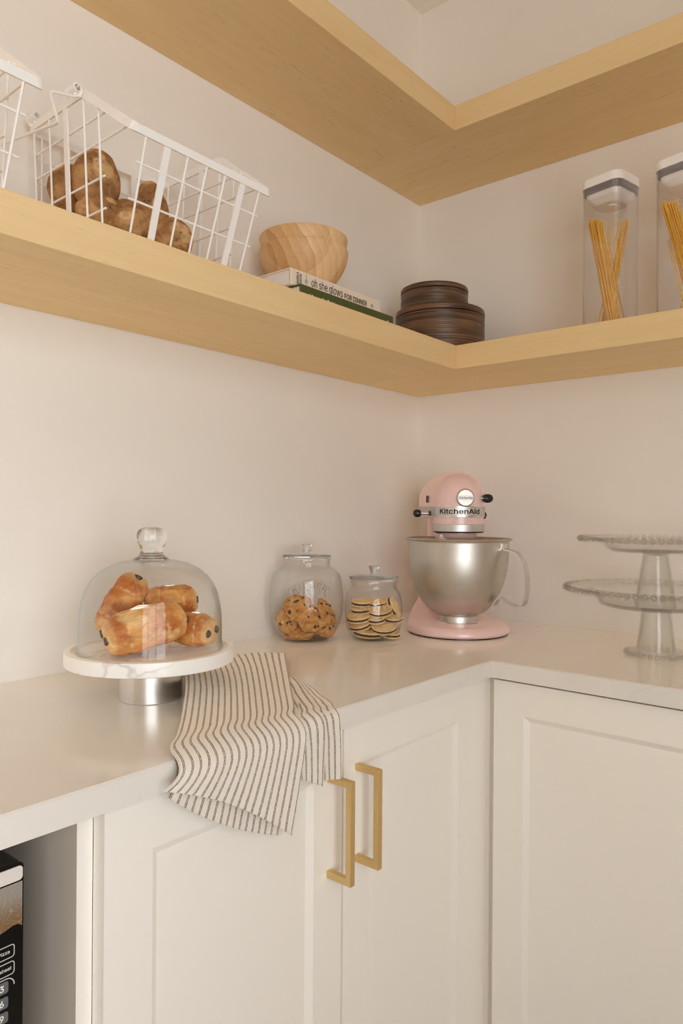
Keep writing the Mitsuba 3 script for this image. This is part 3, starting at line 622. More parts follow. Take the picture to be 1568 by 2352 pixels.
pastry('golden pastry resting high at the back right under the glass dome', on_plate(-.010, -.030, 1.0400), on_plate(.064, -.034, 1.0450), .0250, .0240, 3, up=(0, .1, 1), endcap=(0, 1))
pastry('golden pastry at lower right under the glass dome, its chocolate end facing out', on_plate(.034, -.008, 1.0100), on_plate(.083, .024, 1.0045), .0260, .0235, 4, up=(0, 0, 1), endcap=(0, 1))

# ------------------------------------------------------------------ glass storage jars
def towards_camera(c): return unit(np.array([CAM[0] - c[0], CAM[1] - c[1], 0]))
def shell(outer, th, floor_th):
    """Outer profile bottom to top (r, z) -> closed glass shell profile with an inner wall th inside."""
    inn = [p for p in offset_in(outer, th)][::-1]
    inn = [(max(r, 0), z) for r, z in inn if z > floor_th + .001]
    return list(outer) + [(outer[-1][0] - .0008, outer[-1][1] + .0008), (inn[0][0] + .0004, outer[-1][1] + .0008)] + inn + [(inn[-1][0] * .82, floor_th), (0, floor_th)]
def wrap(mesh, centre, zmid, rfun, cam_dir, shift=0.0, lift=.0002, arch=None):
    """Bends flat lettering (x, y, thickness z) onto a jar whose radius at height z is rfun(z)."""
    v = mesh.vertices.copy()
    x, y = v[:, 0], v[:, 1]
    if arch: x, y = (arch + y) * np.sin(v[:, 0] / arch), (arch + y) * np.cos(v[:, 0] / arch) - arch
    z = zmid + y; r = rfun(z) + lift + v[:, 2]; a = math.atan2(cam_dir[1], cam_dir[0]) + (x + shift) / np.maximum(rfun(z), .01)
    m = trimesh.Trimesh(np.column_stack([centre[0] + r * np.cos(a), centre[1] + r * np.sin(a), z]), mesh.faces, process=False)
    return m
def fine(m, n=.0016): 
    v, f = trimesh.remesh.subdivide_to_size(m.vertices, m.faces, n); q = trimesh.Trimesh(v, f, process=True); return q
def jar(label, c, body, neck, lid_r, zlid, knob, emb):
    t = thing('glass_jar', label, 'jar')
    body_pts = [tuple(p) for p in spline(body, 5)]; outer = body_pts + neck
    outer = [(max(r, 0), z) for r, z in outer]
    add('body', lathe(shell(outer, .0022, ZC + .0045), 112, centre=(c[0], c[1], 0.0004)), 'm_glass_clear', 45, t, **GL)
    lp = [(0, zlid - .004), (lid_r - .007, zlid - .004), (lid_r - .006, zlid), (lid_r - .001, zlid + .0004), (lid_r, zlid + .0018), (lid_r - .0008, zlid + .0040), (lid_r * .75, zlid + .0072), (lid_r * .35, zlid + .0092), (0, zlid + .0096)]
    l = add('lid', lathe(lp, 96, centre=(c[0], c[1], 0.0006)), 'm_glass', 40, t)
    k0 = zlid + .0104; kr = knob[0]; kh = knob[1]
    kp = [(0, k0), (kr * .88, k0), (kr * .80, k0 + kh * .25), (kr * .78, k0 + kh * .5), (kr * .93, k0 + kh * .80), (kr, k0 + kh * .93), (kr * .93, k0 + kh), (0, k0 + kh * .97)]
    add('knob', lathe(kp, 12, centre=(c[0], c[1], 0.0004)), 'm_glass', 20, l)
    zz = np.array([p[1] for p in outer]); rr = np.array([p[0] for p in outer]); o = np.argsort(zz); rf = lambda z: np.interp(z, zz[o], rr[o])
    cd = towards_camera(c); zm, arch, hgt, word, sub, half, shift = emb
    parts = []
    w = meshkit.text_mesh(word, hgt, .0010); w.apply_translation((-w.bounds[:, 0].mean(), 0, 0)); w.apply_scale((2 * half * .86 / (w.bounds[1, 0] - w.bounds[0, 0]), 1, 1))
    parts.append(wrap(fine(w), c, zm, rf, cd, shift, arch=arch))
    lw = .0007; y0, y1 = -hgt * .38, hgt * 1.34
    fr = unary_union([sbox(-half, y0, half, y0 + lw), sbox(-half, y1 - lw, half, y1), Polygon([(-half, y0), (-half - .004, (y0 + y1) / 2), (-half, y1), (-half + lw, y1), (-half - .004 + lw, (y0 + y1) / 2), (-half + lw, y0)]), Polygon([(half, y0), (half + .004, (y0 + y1) / 2), (half, y1), (half - lw, y1), (half + .004 - lw, (y0 + y1) / 2), (half - lw, y0)])])
    parts.append(wrap(fine(extrude(fr, .0010)), c, zm, rf, cd, shift, arch=arch))
    s2 = meshkit.text_mesh(sub, hgt * .46, .0008); s2.apply_translation((-s2.bounds[:, 0].mean(), 0, 0)); s2.apply_scale((half * 1.05 / (s2.bounds[1, 0] - s2.bounds[0, 0]), 1, 1))
    parts.append(wrap(fine(s2), c, zm - hgt * 1.35, rf, cd, shift, arch=None))
    add('embossed_lettering', cat(*parts), 'm_glass_bright', False, t, 'raised clear glass lettering in an arched banner', **RL)
    return t
K = .74 / .69
zk = lambda z: ZC + (z - ZC) * K
J1, J2 = np.array([.0800, -.5230]), np.array([.1777, -.4239])
b1 = [(0, ZC), (.0300, ZC), (.0440, ZC + .0008), (.0490 * 1.03, zk(.9185)), (.0565 * K, zk(.9285)), (.0648 * K, zk(.946)), (.0703 * K, zk(.968)), (.0714 * K, zk(.987)), (.0706 * K, zk(1.0044)), (.0679 * K, zk(1.0237)), (.0645 * K, zk(1.0374)), (.0590 * K, zk(1.0445)), (.0500 * K, zk(1.0498))]
n1 = [(.0462 * K, zk(1.0520)), (.0445 * K, zk(1.0545)), (.0443 * K, zk(1.0625)), (.0452 * K, zk(1.0648)), (.0462 * K, zk(1.0658)), (.0462 * K, zk(1.0690))]
jar('larger clear glass jar of chocolate chip cookies, left of the other jar', J1, b1, n1, .0470 * K, zk(1.0712), (.0094 * K, .0165), (zk(1.0215), .0415, .0098, 'KILNER', 'EST 1842', .0395, .0070))
b2 = [(0, ZC), (.0300, ZC), (.0400, ZC + .0008), (.0440 * 1.03, zk(.919)), (.0503 * K, zk(.9285)), (.0551 * K, zk(.9469)), (.0568 * K, zk(.9662)), (.0557 * K, zk(.9855)), (.0522 * K, zk(1.0013)), (.0482 * K, zk(1.008)), (.0445 * K, zk(1.0108))]
n2 = [(.0437 * K, zk(1.0130)), (.0435 * K, zk(1.0200)), (.0450 * K, zk(1.0225)), (.0472 * K, zk(1.0240)), (.0472 * K, zk(1.0275))]
jar('smaller clear glass jar of chocolate sandwich biscuits, between the bigger jar and the mixer', J2, b2, n2, .0480 * K, zk(1.0296), (.0104 * K, .0165), (zk(.9790), .050, .0078, 'KILNER', 'EST 1842', .0330, .0040))

def local(c):
    F = towards_camera(c); return F, np.array([-F[1], F[0], 0])       # towards the camera's side of the room, and to its right as seen in the photo
def cookie(c, r, u, f, normal, radius, th, seed, label, chips, nuts):
    F, Rt = local(c); o = np.array([c[0], c[1], ZC]) + Rt * r + F * f + np.array([0, 0, u]); n = unit(Rt * normal[0] + F * normal[1] + np.array([0, 0, normal[2]]))
    X = unit(np.cross((.3, .2, 1) if abs(n[2]) < .9 else (1, 0, 0), n)); Y = np.cross(n, X); M = frame_mat(o, X, Y, n)
    t = thing('chocolate_chip_cookie', label, 'cookie', 'cookies in the larger glass jar')
    m = trimesh.creation.icosphere(4, 1.0); v = m.vertices; q = np.sqrt(v[:, 0] ** 2 + v[:, 1] ** 2)
    z = np.sign(v[:, 2]) * np.abs(v[:, 2]) ** .7; z = np.where(z < 0, z * .55, z)
    an = np.arctan2(v[:, 1], v[:, 0]); rw = 1 + .05 * np.sin(3 * an + seed) + .03 * np.sin(7 * an + 2 * seed)
    sc = np.maximum(q, 1e-6) ** .75 / np.maximum(q, 1e-6)
    P = np.column_stack([v[:, 0] * sc * rw * radius, v[:, 1] * sc * rw * radius, z * th])
    m.vertices = P; m.vertices = P + m.vertex_normals * ((meshkit.fbm(P * 170 + seed * 5, 3, seed) - .5) * .0042)[:, None]
    m.apply_transform(M); add('dough', m, 'm_cookie', True, t)
    rng = np.random.default_rng(seed)
    def bits(k, lo, hi):
        out = []
        for _ in range(k):
            a, d = rng.uniform(0, 2 * math.pi), radius * math.sqrt(rng.uniform(.02, .62)); s = rng.uniform(lo, hi)
            b = trimesh.creation.icosphere(1, s); b.vertices *= (1.2, .85, .7); b.apply_transform(trimesh.transformations.rotation_matrix(rng.uniform(0, 6), (0, 0, 1)))
            b.apply_translation((d * math.cos(a), d * math.sin(a), th * (1 - (d / radius) ** 2) ** .35 * .93)); out.append(b)
        b = cat(*out); b.apply_transform(M); return b
    add('chocolate_chips', bits(chips, .0018, .0042), 'm_chocolate', False, t)
    for _ in range(nuts): add('nut_piece', bits(1, .0022, .0036), 'm_nut', False, t)
ck = 1 / 1110.0
CL_ = [  # sideways, height, towards front, normal (sideways, front, up), radius, thickness, label
    (-.038, .040, .012, (-.35, .85, .35), .0265, .0075, 'chocolate chip cookie at the left of the larger jar, facing out', 9, 2),
    (-.016, .066, .018, (.05, .80, .62), .0300, .0075, 'topmost chocolate chip cookie in the larger jar', 9, 2),
    (.010, .043, .026, (.10, .75, .66), .0290, .0075, 'chocolate chip cookie in the middle of the larger jar, below the topmost', 5, 1),
    (-.010, .0185, .020, (-.05, .34, .94), .0270, .0072, 'chocolate chip cookie lying low in the larger jar, second from the bottom', 7, 0),
    (-.016, .0080, .006, (0, .14, .99), .0300, .0065, 'bottom chocolate chip cookie lying flat in the larger jar', 4, 0),
    (.037, .026, .016, (.30, .72, .62), .0235, .0070, 'chocolate chip cookie at lower right of the larger jar', 8, 0),
    (.040, .055, .006, (.80, .35, .52), .0300, .0070, 'chocolate chip cookie leaning edge on at right of the larger jar', 9, 0),
    (.026, .045, -.008, (.55, .45, .7), .0240, .0065, 'chocolate chip cookie behind the leaning one in the larger jar', 6, 0),
    (.018, .0085, -.020, (.1, -.1, .99), .0260, .0065, 'chocolate chip cookie at the bottom back of the larger jar', 5, 0),
    (-.020, .030, -.022, (.1, .3, .9), .0280, .0070, 'chocolate chip cookie at the back of the larger jar, mostly hidden', 5, 0)]
for i, (r, u, f, n, rad, th_, lb, chips, nuts) in enumerate(CL_): cookie(J1, r, u + .001, f, n, rad, th_, 11 + i, lb, chips, nuts)

def biscuit(c, r, u, f, normal, radius, seed, label, yaw=0.0):
    F, Rt = local(c); o = np.array([c[0], c[1], ZC]) + Rt * r + F * f + np.array([0, 0, u]); n = unit(Rt * normal[0] + F * normal[1] + np.array([0, 0, normal[2]]))
    X = unit(Rt - n * (Rt @ n)); Y = np.cross(n, X); M = frame_mat(o, X, Y, n)
    t = thing('sandwich_biscuit', label, 'biscuit', 'sandwich biscuits in the smaller glass jar')
    def disc(z0, z1, R, wob, dome):
        rows = [(0, z0), (.80, z0), (.97, z0 + (z1 - z0) * .15), (1.0, z0 + (z1 - z0) * .45), (.955, z0 + (z1 - z0) * .78), (.80, z1 - dome * .45), (.5, z1 - dome * .1), (0, z1)]
        m = lathe([(a * R, z) for a, z in rows], 56); v = m.vertices; an = np.arctan2(v[:, 1], v[:, 0]); q = np.hypot(v[:, 0], v[:, 1]) / R
        k = 1 + wob * q ** 4 * (np.sin(13 * an + seed) * .5 + np.sin(29 * an + seed * 2) * .5); v[:, 0] *= k; v[:, 1] *= k * .84
        m.vertices = v; m.apply_transform(M); return m
    bot = disc(-.0062, -.0016, radius, .006, .001); add('biscuit_half', bot, 'm_biscuit', 50, t)
    add('chocolate_layer', disc(-.0015, .0013, radius * .985, .035, .0004), 'm_chocolate', 40, t)
    add('biscuit_half', disc(.0014, .0068, radius, .006, .0035), 'm_biscuit', 50, t)
BI = [(-.030, .0455, .016, (-.10, .30, .95), .0255, 'sandwich biscuit at the left of the smaller jar, third layer up'),
      (-.027, .0300, .016, (-.22, .36, .90), .0235, 'sandwich biscuit at the left of the smaller jar, second layer up'),
      (-.012, .0135, .018, (.10, .10, .99), .0295, 'lowest sandwich biscuit at the left of the smaller jar'),
      (.022, .0265, .022, (-.03, .42, .90), .0270, 'sandwich biscuit in front right of the smaller jar, second layer up'),
      (.006, .0425, .020, (-.06, .30, .95), .0185, 'small sandwich biscuit in the middle of the smaller jar'),
      (.040, .0425, .004, (.03, .30, .95), .0210, 'sandwich biscuit at the right of the smaller jar, third layer up'),
      (.034, .0120, .010, (.14, .20, .97), .0215, 'lowest sandwich biscuit at the right of the smaller jar'),
      (-.022, .0600, .006, (-.12, .15, .98), .0240, 'sandwich biscuit near the top left of the smaller jar'),
      (-.024, .0730, .000, (.02, .15, .99), .0220, 'topmost sandwich biscuit at the left of the smaller jar'),
      (.014, .0590, .016, (-.10, .38, .92), .0250, 'sandwich biscuit behind the raised lettering of the smaller jar'),
      (.042, .0640, -.010, (.86, .28, .42), .0230, 'tilted sandwich biscuit at the top right of the smaller jar'),
      (.006, .0720, -.008, (-.05, .2, .97), .0230, 'topmost sandwich biscuit in the middle of the smaller jar'),
      (-.002, .0130, -.022, (.0, .0, 1), .0270, 'sandwich biscuit at the bottom back of the smaller jar'),
      (.002, .0350, -.024, (.0, .1, 1), .0270, 'sandwich biscuit at the middle back of the smaller jar')]
for i, (r, u, f, n, rad, lb) in enumerate(BI): biscuit(J2, r, u + .0005, f, n, rad, 31 + i, lb)

# ------------------------------------------------------------------ stand mixer
MC = np.array([0.2653, -0.2340]); MF = np.array([math.sqrt(.5), -math.sqrt(.5), 0]); MLft = np.array([math.sqrt(.5), math.sqrt(.5), 0])
MM = frame_mat((MC[0], MC[1], ZC + .0004), MF, MLft, (0, 0, 1))
def mx(m): m.apply_transform(MM); return m
t = thing('stand_mixer', 'pink tilt-head stand mixer with a steel bowl in the corner of the worktop', 'stand mixer')
def puck(cx, r, h, edge, n=48):
    a = np.arange(n) * 2 * np.pi / n
    return [(cx + (r - edge * (1 - math.cos(b))) * math.cos(x), (r - edge * (1 - math.cos(b))) * math.sin(x), h - edge + edge * math.sin(b)) for b in np.linspace(0, math.pi / 2, 7) for x in a] + [(cx + (r - .0035) * math.cos(x), (r - .0035) * math.sin(x), .0022) for x in a] + [(cx + r * math.cos(x), r * math.sin(x), .006) for x in a]
base = to_m3(hull(puck(0.0, .1110, .0225, .015) + puck(-.132, .0840, .0300, .022)))
rows = [(.012, -.130, .078, .080), (.030, -.134, .074, .075), (.045, -.139, .067, .065), (.062, -.144, .060, .055), (.085, -.148, .054, .047), (.120, -.150, .050, .041), (.17, -.150, .047, .037), (.21, -.148, .048, .036), (.256, -.140, .052, .038)]
rows = [tuple(r) for r in np.column_stack([spline([r[:3] for r in rows], 4), spline([(r[0], r[3], 0) for r in rows], 4)[:, 1]])]
an = np.arange(48) * 2 * np.pi / 48; sgn = lambda w, p: np.sign(w) * np.abs(w) ** p
pv = np.concatenate([np.column_stack([cx + hx * sgn(np.cos(an), .85), hy * sgn(np.sin(an), .85), np.full(48, z)]) for z, cx, hx, hy in rows])
pf_ = []
for i in range(len(rows) - 1):
    for q in range(48): a_, b_ = i * 48 + q, i * 48 + (q + 1) % 48; pf_ += [(a_, b_, b_ + 48), (a_, b_ + 48, a_ + 48)]
nz = len(pv); pv = np.vstack([pv, [[-.13, 0, rows[0][0]], [-.14, 0, rows[-1][0]]]])
pf_ += [((q + 1) % 48, q, nz) for q in range(48)] + [((len(rows) - 1) * 48 + q, (len(rows) - 1) * 48 + (q + 1) % 48, nz + 1) for q in range(48)]
ped = trimesh.Trimesh(pv, pf_, process=False)
if ped.volume < 0: ped.invert()
add('base', mx(man(base)), 'm_pink', 40, t, 'glossy pink base')
add('pedestal', mx(ped), 'm_pink', 50, t, 'pink column')
add('rubber_foot', mx(hull([(x, y, z) for x, y in [(.1075 * math.cos(q), .1075 * math.sin(q)) for q in an] + [(-.132 + .0805 * math.cos(q), .0805 * math.sin(q)) for q in an] for z in (0, .0021)])), 'm_black', False, t)
def dome(cx, rows): return [(cx + r * math.cos(q), r * math.sin(q), z) for r, z in rows for q in np.arange(64) * 2 * np.pi / 64]
el = lambda r, z0, h: [(r * math.cos(b), z0 + h * math.sin(b)) for b in np.linspace(0, math.pi / 2 - .02, 22)]
front = [(.0540, .2505), (.0553, .2535), (.0562, .276)] + el(.0562, .292, .058)
rear = [(.0480, .2490), (.0535, .256), (.0560, .276)] + el(.0560, .288, .0620)
add('head', mx(hull(dome(0, front) + dome(-.085, [(r * 1.03, z) for r, z in front[:3]] + [(r * 1.03, .292 + (z - .292) * 1.07) for r, z in front[3:]]) + dome(-.160, rear))), 'm_pink', 50, t, 'rounded pink motor head')
def outline(r0, r1, grow): return Point(-.085, 0).buffer(.0580, 24).union(Polygon([(r0 * math.cos(q), r0 * math.sin(q)) for q in np.linspace(0, 2 * math.pi, 90)])).union(Polygon([(-.160 + r1 * math.cos(q), r1 * math.sin(q)) for q in np.linspace(0, 2 * math.pi, 90)])).convex_hull.buffer(grow, 12)
band = outline(.0562, .0562, .0010).difference(outline(.0562, .0562, -.006))
add('trim_band', mx(extrude(band, .0175, .2562)), 'm_steel_light', 35, t, 'silver band')
band2 = outline(.0562, .0562, .0013).difference(outline(.0562, .0562, -.006))
add('trim_rib', mx(extrude(band2, .0032, .2525)), 'm_chrome', 35, t)
add('trim_rib', mx(extrude(band2, .0018, .2738)), 'm_chrome', 35, t)
losa = math.atan2(CAM[1] - MC[1], CAM[0] - MC[0])
tm = meshkit.text_mesh('KitchenAid', .0102, .0003, True); w = tm.bounds[1, 0] - tm.bounds[0, 0]; tm.apply_translation((-tm.bounds[0, 0] - w / 2, 0, 0)); tm.apply_scale((.0940 / w, 1, 1)); tm = fine(tm, .003)
v = tm.vertices; a_ = losa + math.radians(3.5) + v[:, 0] / .0575; r_ = .0573 + v[:, 2]
tm = trimesh.Trimesh(np.column_stack([MC[0] + r_ * np.cos(a_), MC[1] + r_ * np.sin(a_), ZC + .2600 + v[:, 1]]), tm.faces, process=False)
add('band_lettering', tm, 'm_black', False, t, 'black maker lettering on the silver band')
add('planetary_housing', mx(lathe([(0, .2368), (.0545, .2368), (.0548, .2376), (.0550, .2520), (0, .2520)], 80)), 'm_pink', 35, t)
add('drip_ring', mx(lathe([(.040, .2205), (.0552, .2205), (.0562, .2215), (.0562, .2350), (.0555, .2366), (.040, .2366)], 80, True)), 'm_steel_light', 35, t, 'silver drip ring')
add('gap_ring', mx(lathe([(0, .2185), (.0530, .2185), (.0540, .2204), (0, .2204)], 64)), 'm_black', 35, t)
add('planetary', mx(cat(lathe([(0, .2015), (.020, .2015), (.031, .2035), (.0385, .2085), (.0400, .2140), (.0400, .2184), (0, .2184)], 64), rbx(-.030, .012, -.046, -.008, .196, .2183, .004))), 'm_pink', 50, t, 'pink planetary hub')
add('beater_shaft', mx(lathe([(0, .150), (.0055, .150), (.0055, .2012), (0, .2012)], 24)), 'm_chrome', 40, t)
hz = .2935
hub = lathe([(0, -.004), (.0185, -.004), (.0190, .0005), (.0190, .0045), (.0180, .0058), (.0172, .0050), (.0168, .0040), (0, .0040)], 64); HM = frame_mat((.0562, 0, hz), (0, 1, 0), (0, 0, 1), (1, 0, 0)); hub.apply_transform(HM)
h = add('hub_cap', mx(hub), 'm_steel', 35, t, 'round silver hub cap')
bar = rbx(-.0172, .0172, -.0036, .0036, .0040, .0062, .0007); bar.apply_transform(HM); add('hub_bar', mx(bar), 'm_steel_light', 30, h)
hl = meshkit.text_mesh('KitchenAid', .0042, .0002, True); hl.apply_translation((-hl.bounds[:, 0].mean(), -.0021, .0062)); hl.apply_scale((.0300 / (hl.bounds[1, 0] - hl.bounds[0, 0]), 1, 1)); hl.apply_transform(HM); add('hub_lettering', mx(hl), 'm_black', False, h)
def knob_y(o, sgn_, sh, L, r, name):    # a black knob on a thin shaft along +-y
    M = frame_mat(o, (1, 0, 0), (0, 0, sgn_), (0, sgn_, 0)) if sgn_ > 0 else frame_mat(o, (1, 0, 0), (0, 0, 1), (0, -1, 0))
    s = lathe([(0, 0), (.0026, 0), (.0026, sh + .001), (0, sh + .001)], 16); s.apply_transform(M)
    k = add(name, mx((lambda q: (q.apply_transform(M), q)[1])(lathe([(0, sh), (r * .72, sh), (r * .80, sh + .001), (r * .80, sh + L * .16), (r * .95, sh + L * .20), (r, sh + L * .30), (r * .98, sh + L * .62), (r * .80, sh + L * .84), (r * .45, sh + L * .97), (0, sh + L)], 24))), 'm_black', 40, t, 'black knob')
    add('shaft', mx(s), 'm_chrome', 40, k)
knob_y((.0420, .0360, hz - .0005), 1, .0070, .0215, .0095, 'hub_knob')
knob_y((-.030, -.0595, .2600), -1, .0190, .0165, .0088, 'speed_lever')
knob_y((-.045, .0600, .2565), 1, .0020, .0140, .0090, 'lock_lever')
add('lever_slot', mx(rbx(-.038, -.018, -.0602, -.0560, .2545, .2655, .002)), 'm_black', 30, t)
add('vent_slot', mx(rbx(-.052, -.047, -.0620, -.0560, .2840, .3000, .002)), 'm_black', 30, t)
add('clamp_plate', mx(lathe([(.046, .0215), (.0560, .0215), (.0565, .0225), (.0560, .0245), (.0475, .0250), (.046, .0245)], 64, True)), 'm_steel_light', 35, t, 'silver bowl clamp plate')
prof = [(0, .9560), (.0395, .9560), (.0405, .9368), (.0440, .9366), (.0455, .9376), (.0457, .9490), (.0440, .9512), (.0440, .9525), (.0458, .9545), (.0590, .9605), (.0672, .9680), (.0755, .9770), (.0822, .9870), (.0879, .9978), (.0928, 1.0075), (.0970, 1.0185), (.1020, 1.0335), (.1055, 1.0495), (.1076, 1.0650), (.1087, 1.0805), (.1094, 1.1110), (.1110, 1.1150), (.1148, 1.1160), (.1162, 1.1172), (.1166, 1.1186), (.1158, 1.1200), (.1140, 1.1206), (.1115, 1.1200), (.1095, 1.1170), (.1083, 1.1110), (.1076, 1.0805), (.1044, 1.0500), (.0958, 1.0190), (.0867, .9990), (.0743, .9790), (.0580, .9640), (.040, .9600), (0, .9598)]
b = add('mixing_bowl', lathe(prof, 128, centre=(*MC, .0006)), 'm_steel', 45, t, 'brushed stainless steel bowl')
hd = np.array([.9986, .053, 0]); hs = np.array([-.053, .9986, 0])
hp = spline([(.1100, 1.1120), (.1102, 1.1060), (.1108, 1.1005), (.1150, 1.0985), (.1240, 1.0975), (.1360, 1.0930), (.1460, 1.0830), (.1535, 1.0670), (.1580, 1.0450), (.1592, 1.0220), (.1580, 1.0020), (.1540, .9895), (.1470, .9835), (.1350, .9820), (.1210, .9862), (.1060, .9945), (.1000, .9965), (.0960, .9935), (.0920, .9880), (.0872, .9800)], 4)
P3 = [(MC[0] + hd[0] * r, MC[1] + hd[1] * r, z) for r, z in hp]
def ribbon(P, wdt, thk, side):
    P = np.asarray(P); tt = np.gradient(P, axis=0); tt /= np.linalg.norm(tt, axis=1)[:, None]; nn = np.cross(tt, side); v = []
    for p, q in zip(P, nn): v += [p + side * wdt / 2 + q * thk / 2, p + side * wdt / 2 - q * thk / 2, p - side * wdt / 2 - q * thk / 2, p - side * wdt / 2 + q * thk / 2]
    f = []
    for i in range(len(P) - 1):
        for k in range(4): a, c = i * 4 + k, i * 4 + (k + 1) % 4; f += [(a, c, c + 4), (a, c + 4, a + 4)]
    e = (len(P) - 1) * 4; f += [(0, 2, 1), (0, 3, 2), (e, e + 1, e + 2), (e, e + 2, e + 3)]
    m = trimesh.Trimesh(np.array(v), f, process=False)
    if m.volume < 0: m.invert()
    return m
add('bowl_handle', ribbon(P3, .024, .0026, hs), 'm_chrome', 35, b)
tabs = [trimesh.creation.icosphere(1, .0013).apply_translation(np.array([MC[0], MC[1], 0]) + hd * .1112 + hs * q + np.array([0, 0, 1.1075])) for q in (-.005, .005)]
add('rivet', tabs[0], 'm_steel_light', True, b); add('rivet', tabs[1], 'm_steel_light', True, b)

# ------------------------------------------------------------------ beaded glass cake stands, one on the other
def glass_stand(label, c, zfoot, zseat, rp0, rp1, rb, zbead, nb, rbead, rdish, foot):
    t = thing('glass_cake_stand', label, 'cake stand', 'stacked beaded glass cake stands')
    zf = zseat + .0069; zr = zbead
    plate = [(0, zseat), (rdish * .80, zseat), (rdish * .90, zseat + .004), (rdish, zr - .0085), (rdish + .010, zr - .0045), (rb - .004, zr - .0028), (rb - .001, zr), (rb - .004, zr + .0026), (rdish + .006, zr + .0012), (rdish - .004, zr - .004), (rdish * .86, zf + .0022), (rdish * .78, zf), (0, zf)]
    add('plate', lathe(plate, 112, centre=(*c, 0)), 'm_glass_clear', 35, t, **PR)
    def beads(r, z, n, rad):
        s = trimesh.creation.icosphere(2, rad); out = []
        for i in range(n): q = s.copy(); q.apply_translation((c[0] + r * math.cos(i * 2 * math.pi / n), c[1] + r * math.sin(i * 2 * math.pi / n), z)); out.append(q)
        return cat(*out)
    add('beaded_rim', beads(rb + rbead * .82, zbead, nb, rbead), 'm_glass_bright', True, t, 'moulded bead edge', **BD)
    z0 = zfoot + (.0085 if foot else .0003); z1 = zseat - .0003; wl = .0050
    st = [(rp0 - wl, z0), (rp0, z0), (rp0 - .0004, z0 + .002), (rp1 + .0006, z1 - .0025), (rp1 + .0025, z1), (0, z1), (0, z1 - .005), (rp1 - wl, z1 - .006)]
    add('stem', lathe(st, 96, True, (*c, 0)), 'm_glass_clear', 35, t, **GL)
    if foot:
        ft = [(rp0 - .012, zfoot + .0004), (.0485, zfoot + .0004), (.0500, zfoot + .0022), (.0470, zfoot + .0050), (.0400, zfoot + .0074), (rp0 - .001, zfoot + .0082), (rp0 - .010, zfoot + .0082)]
        add('foot', lathe(ft, 96, True, (*c, 0)), 'm_glass_clear', 35, t, **PR)
        add('beaded_foot', beads(.0528, zfoot + .0048, 30, .0046), 'm_glass_bright', True, t, 'moulded bead edge', **BD)
CSX = np.array([0.6754, -0.2111])
glass_stand('lower of two stacked clear glass cake stands with beaded rims at the right', CSX, ZC, 1.0036, .0352, .0248, .1560, 1.0365, 72, .0064, .1120, True)
glass_stand('smaller clear glass cake stand with beaded rim, set on top of the lower one', CSX + np.array([-.0015, -.0010]), 1.0106, 1.1056, .0362, .0217, .1290, 1.1296, 62, .0060, .0945, False)

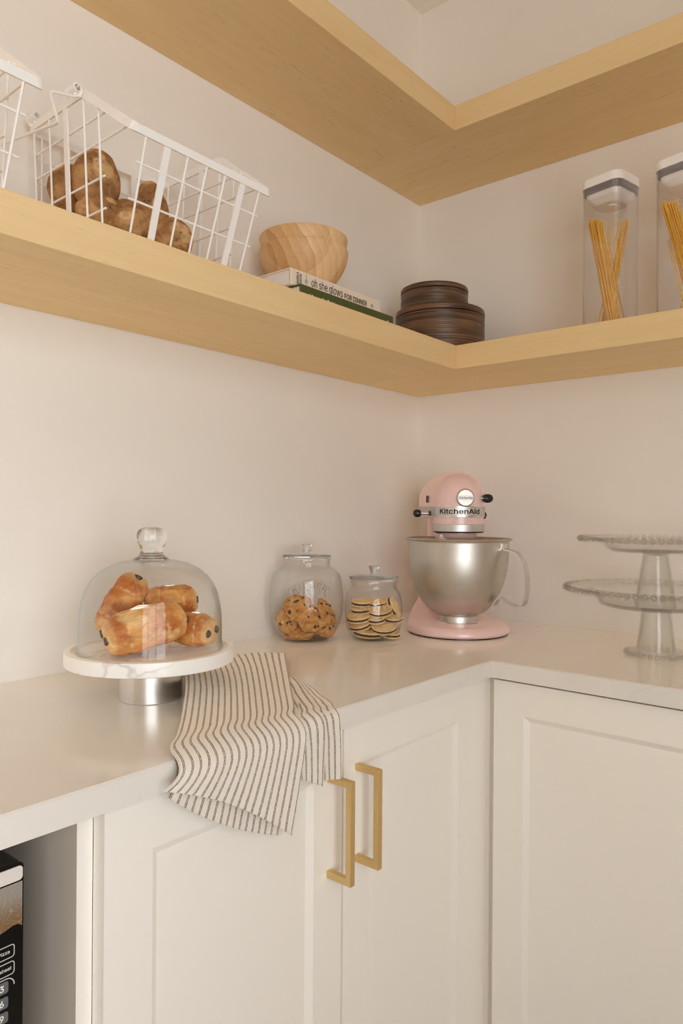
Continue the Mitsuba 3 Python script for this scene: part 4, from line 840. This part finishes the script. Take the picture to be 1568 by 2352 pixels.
# ------------------------------------------------------------------ striped towel over the worktop edge
t = thing('striped_towel', 'cream kitchen towel with dark double stripes hanging over the worktop edge', 'towel')
def sheet(name, A0, A1, E0, E1, H0, H1, lift, out, width, u0=0.0, hemcurve=0.0, seed=0, thick=.0016, ns=90, nt=150, bend=0.0, rise=0.0, label=None):
    """Cloth column by column: from A on the worktop to E on its front edge, over the edge and down to H (y, z)."""
    S = np.linspace(0, 1, ns); grid = np.zeros((ns, nt, 3)); arc = np.zeros((ns, nt))
    for i, s in enumerate(S):
        A = np.array(A0) * (1 - s) + np.array(A1) * s; yE = E0 * (1 - s) + E1 * s
        yH = H0[0] * (1 - s) + H1[0] * s; zH = H0[1] * (1 - s) + H1[1] * s + hemcurve * 4 * s * (1 - s)
        d = unit(np.array([CL, yE]) - A); r = .008 + lift
        Ee = np.array([CL, yE]); side = np.array([.589, .809]) * bend * (1 - s) ** 1.5
        P = [(*(A + (Ee - A) * q + side * 4 * (q * (1 - q)) * (1.25 - .5 * q)), ZC + lift + rise * (1 - s) ** 2 * math.sin(math.pi * min(q * 1.05, 1)) ** 2) for q in np.linspace(0, .92, 18)]
        for b in np.linspace(.0, math.pi / 2, 7):
            P.append((CL - .008 + (r + out * b / (math.pi / 2) - lift * 0) * math.sin(b), yE, ZC - .008 + r * math.cos(b)))
        x1 = P[-1][0]; z1 = P[-1][2]
        for q in np.linspace(.12, 1, 12): P.append((x1 + .004 * q * (1 - q), yE + (yH - yE) * q, z1 + (zH - z1) * q))
        P = np.array(P); L = np.concatenate([[0], np.cumsum(np.linalg.norm(np.diff(P, axis=0), axis=1))])
        tt = np.linspace(0, L[-1], nt)
        for k in range(3): grid[i, :, k] = np.interp(tt, L, P[:, k])
        for _ in range(14): grid[i, 1:-1] = (grid[i, :-2] + 2 * grid[i, 1:-1] + grid[i, 2:]) / 4
        arc[i] = tt
    du, dv = np.gradient(grid, axis=0), np.gradient(grid, axis=1); n = np.cross(dv, du); n /= np.linalg.norm(n, axis=2)[..., None] + 1e-12
    if n[..., 2].mean() + n[..., 0].mean() < 0: n = -n
    ss, tn = np.meshgrid(S, np.linspace(0, 1, nt), indexing='ij')
    q = np.stack([ss * width * 26, arc * 16, np.full_like(ss, seed * 3.7)], -1); w = meshkit.fbm(q, 3, seed)
    w = np.clip(w - .40, 0, 1) * .012 * (1 - .5 * tn)
    wave = .0011 * (1 + np.sin(ss * 7 + arc * 9 + seed * 2))
    grid = grid + n * (w + wave)[..., None]
    # seam line above the hem: a slight ridge
    top = grid + n * thick / 2; bot = grid - n * thick / 2
    idx = np.arange(ns * nt).reshape(ns, nt); f = []
    a, b2, c2, d2 = idx[:-1, :-1].ravel(), idx[1:, :-1].ravel(), idx[1:, 1:].ravel(), idx[:-1, 1:].ravel()
    f += [np.stack([a, b2, c2], 1), np.stack([a, c2, d2], 1)]; N = ns * nt
    f += [np.stack([a, c2, b2], 1) + N, np.stack([a, d2, c2], 1) + N]
    loop = np.concatenate([idx[:, 0], idx[-1, 1:], idx[-2::-1, -1], idx[0, -2:0:-1]]); nx = np.roll(loop, -1)
    f += [np.stack([loop, nx, nx + N], 1), np.stack([loop, nx + N, loop + N], 1)]
    V = np.concatenate([top.reshape(-1, 3), bot.reshape(-1, 3)]); m = trimesh.Trimesh(V, np.concatenate(f), process=False)
    if m.volume < 0: m.invert()
    uv1 = np.stack([u0 + ss * width, arc], -1).reshape(-1, 2)
    return add(name, m, 'm_towel', True, t, label, uv=np.concatenate([uv1, uv1]))
sheet('under_layer', (.045, -.830), (.196, -.714), -1.145, -.968, (-1.160, .8815), (-.9930, .7865), 0.0015, .0035, .180, .004, -.010, 1, bend=.022, label='inner fold of the towel')
sheet('side_flap', (.300, -.806), (.330, -.800), -.955, -.884, (-.9400, .8335), (-.8835, .8235), .0010, .003, .060, .2, 0, 2, ns=50, label='loose corner hanging beside the main fold')
sheet('side_flap', (.290, -.840), (.318, -.806), -.975, -.920, (-.9640, .8470), (-.9225, .8255), .0034, .0055, .048, .3, 0, 3, ns=50, label='loose corner hanging beside the main fold')
sheet('top_layer', (.033, -.832), (.198, -.7046), -1.150, -.962, (-1.175, .8955), (-.990, .7885), .0085, .0095, .186, .0, .011, 4, bend=.022, rise=.015, label='outer fold of the towel')
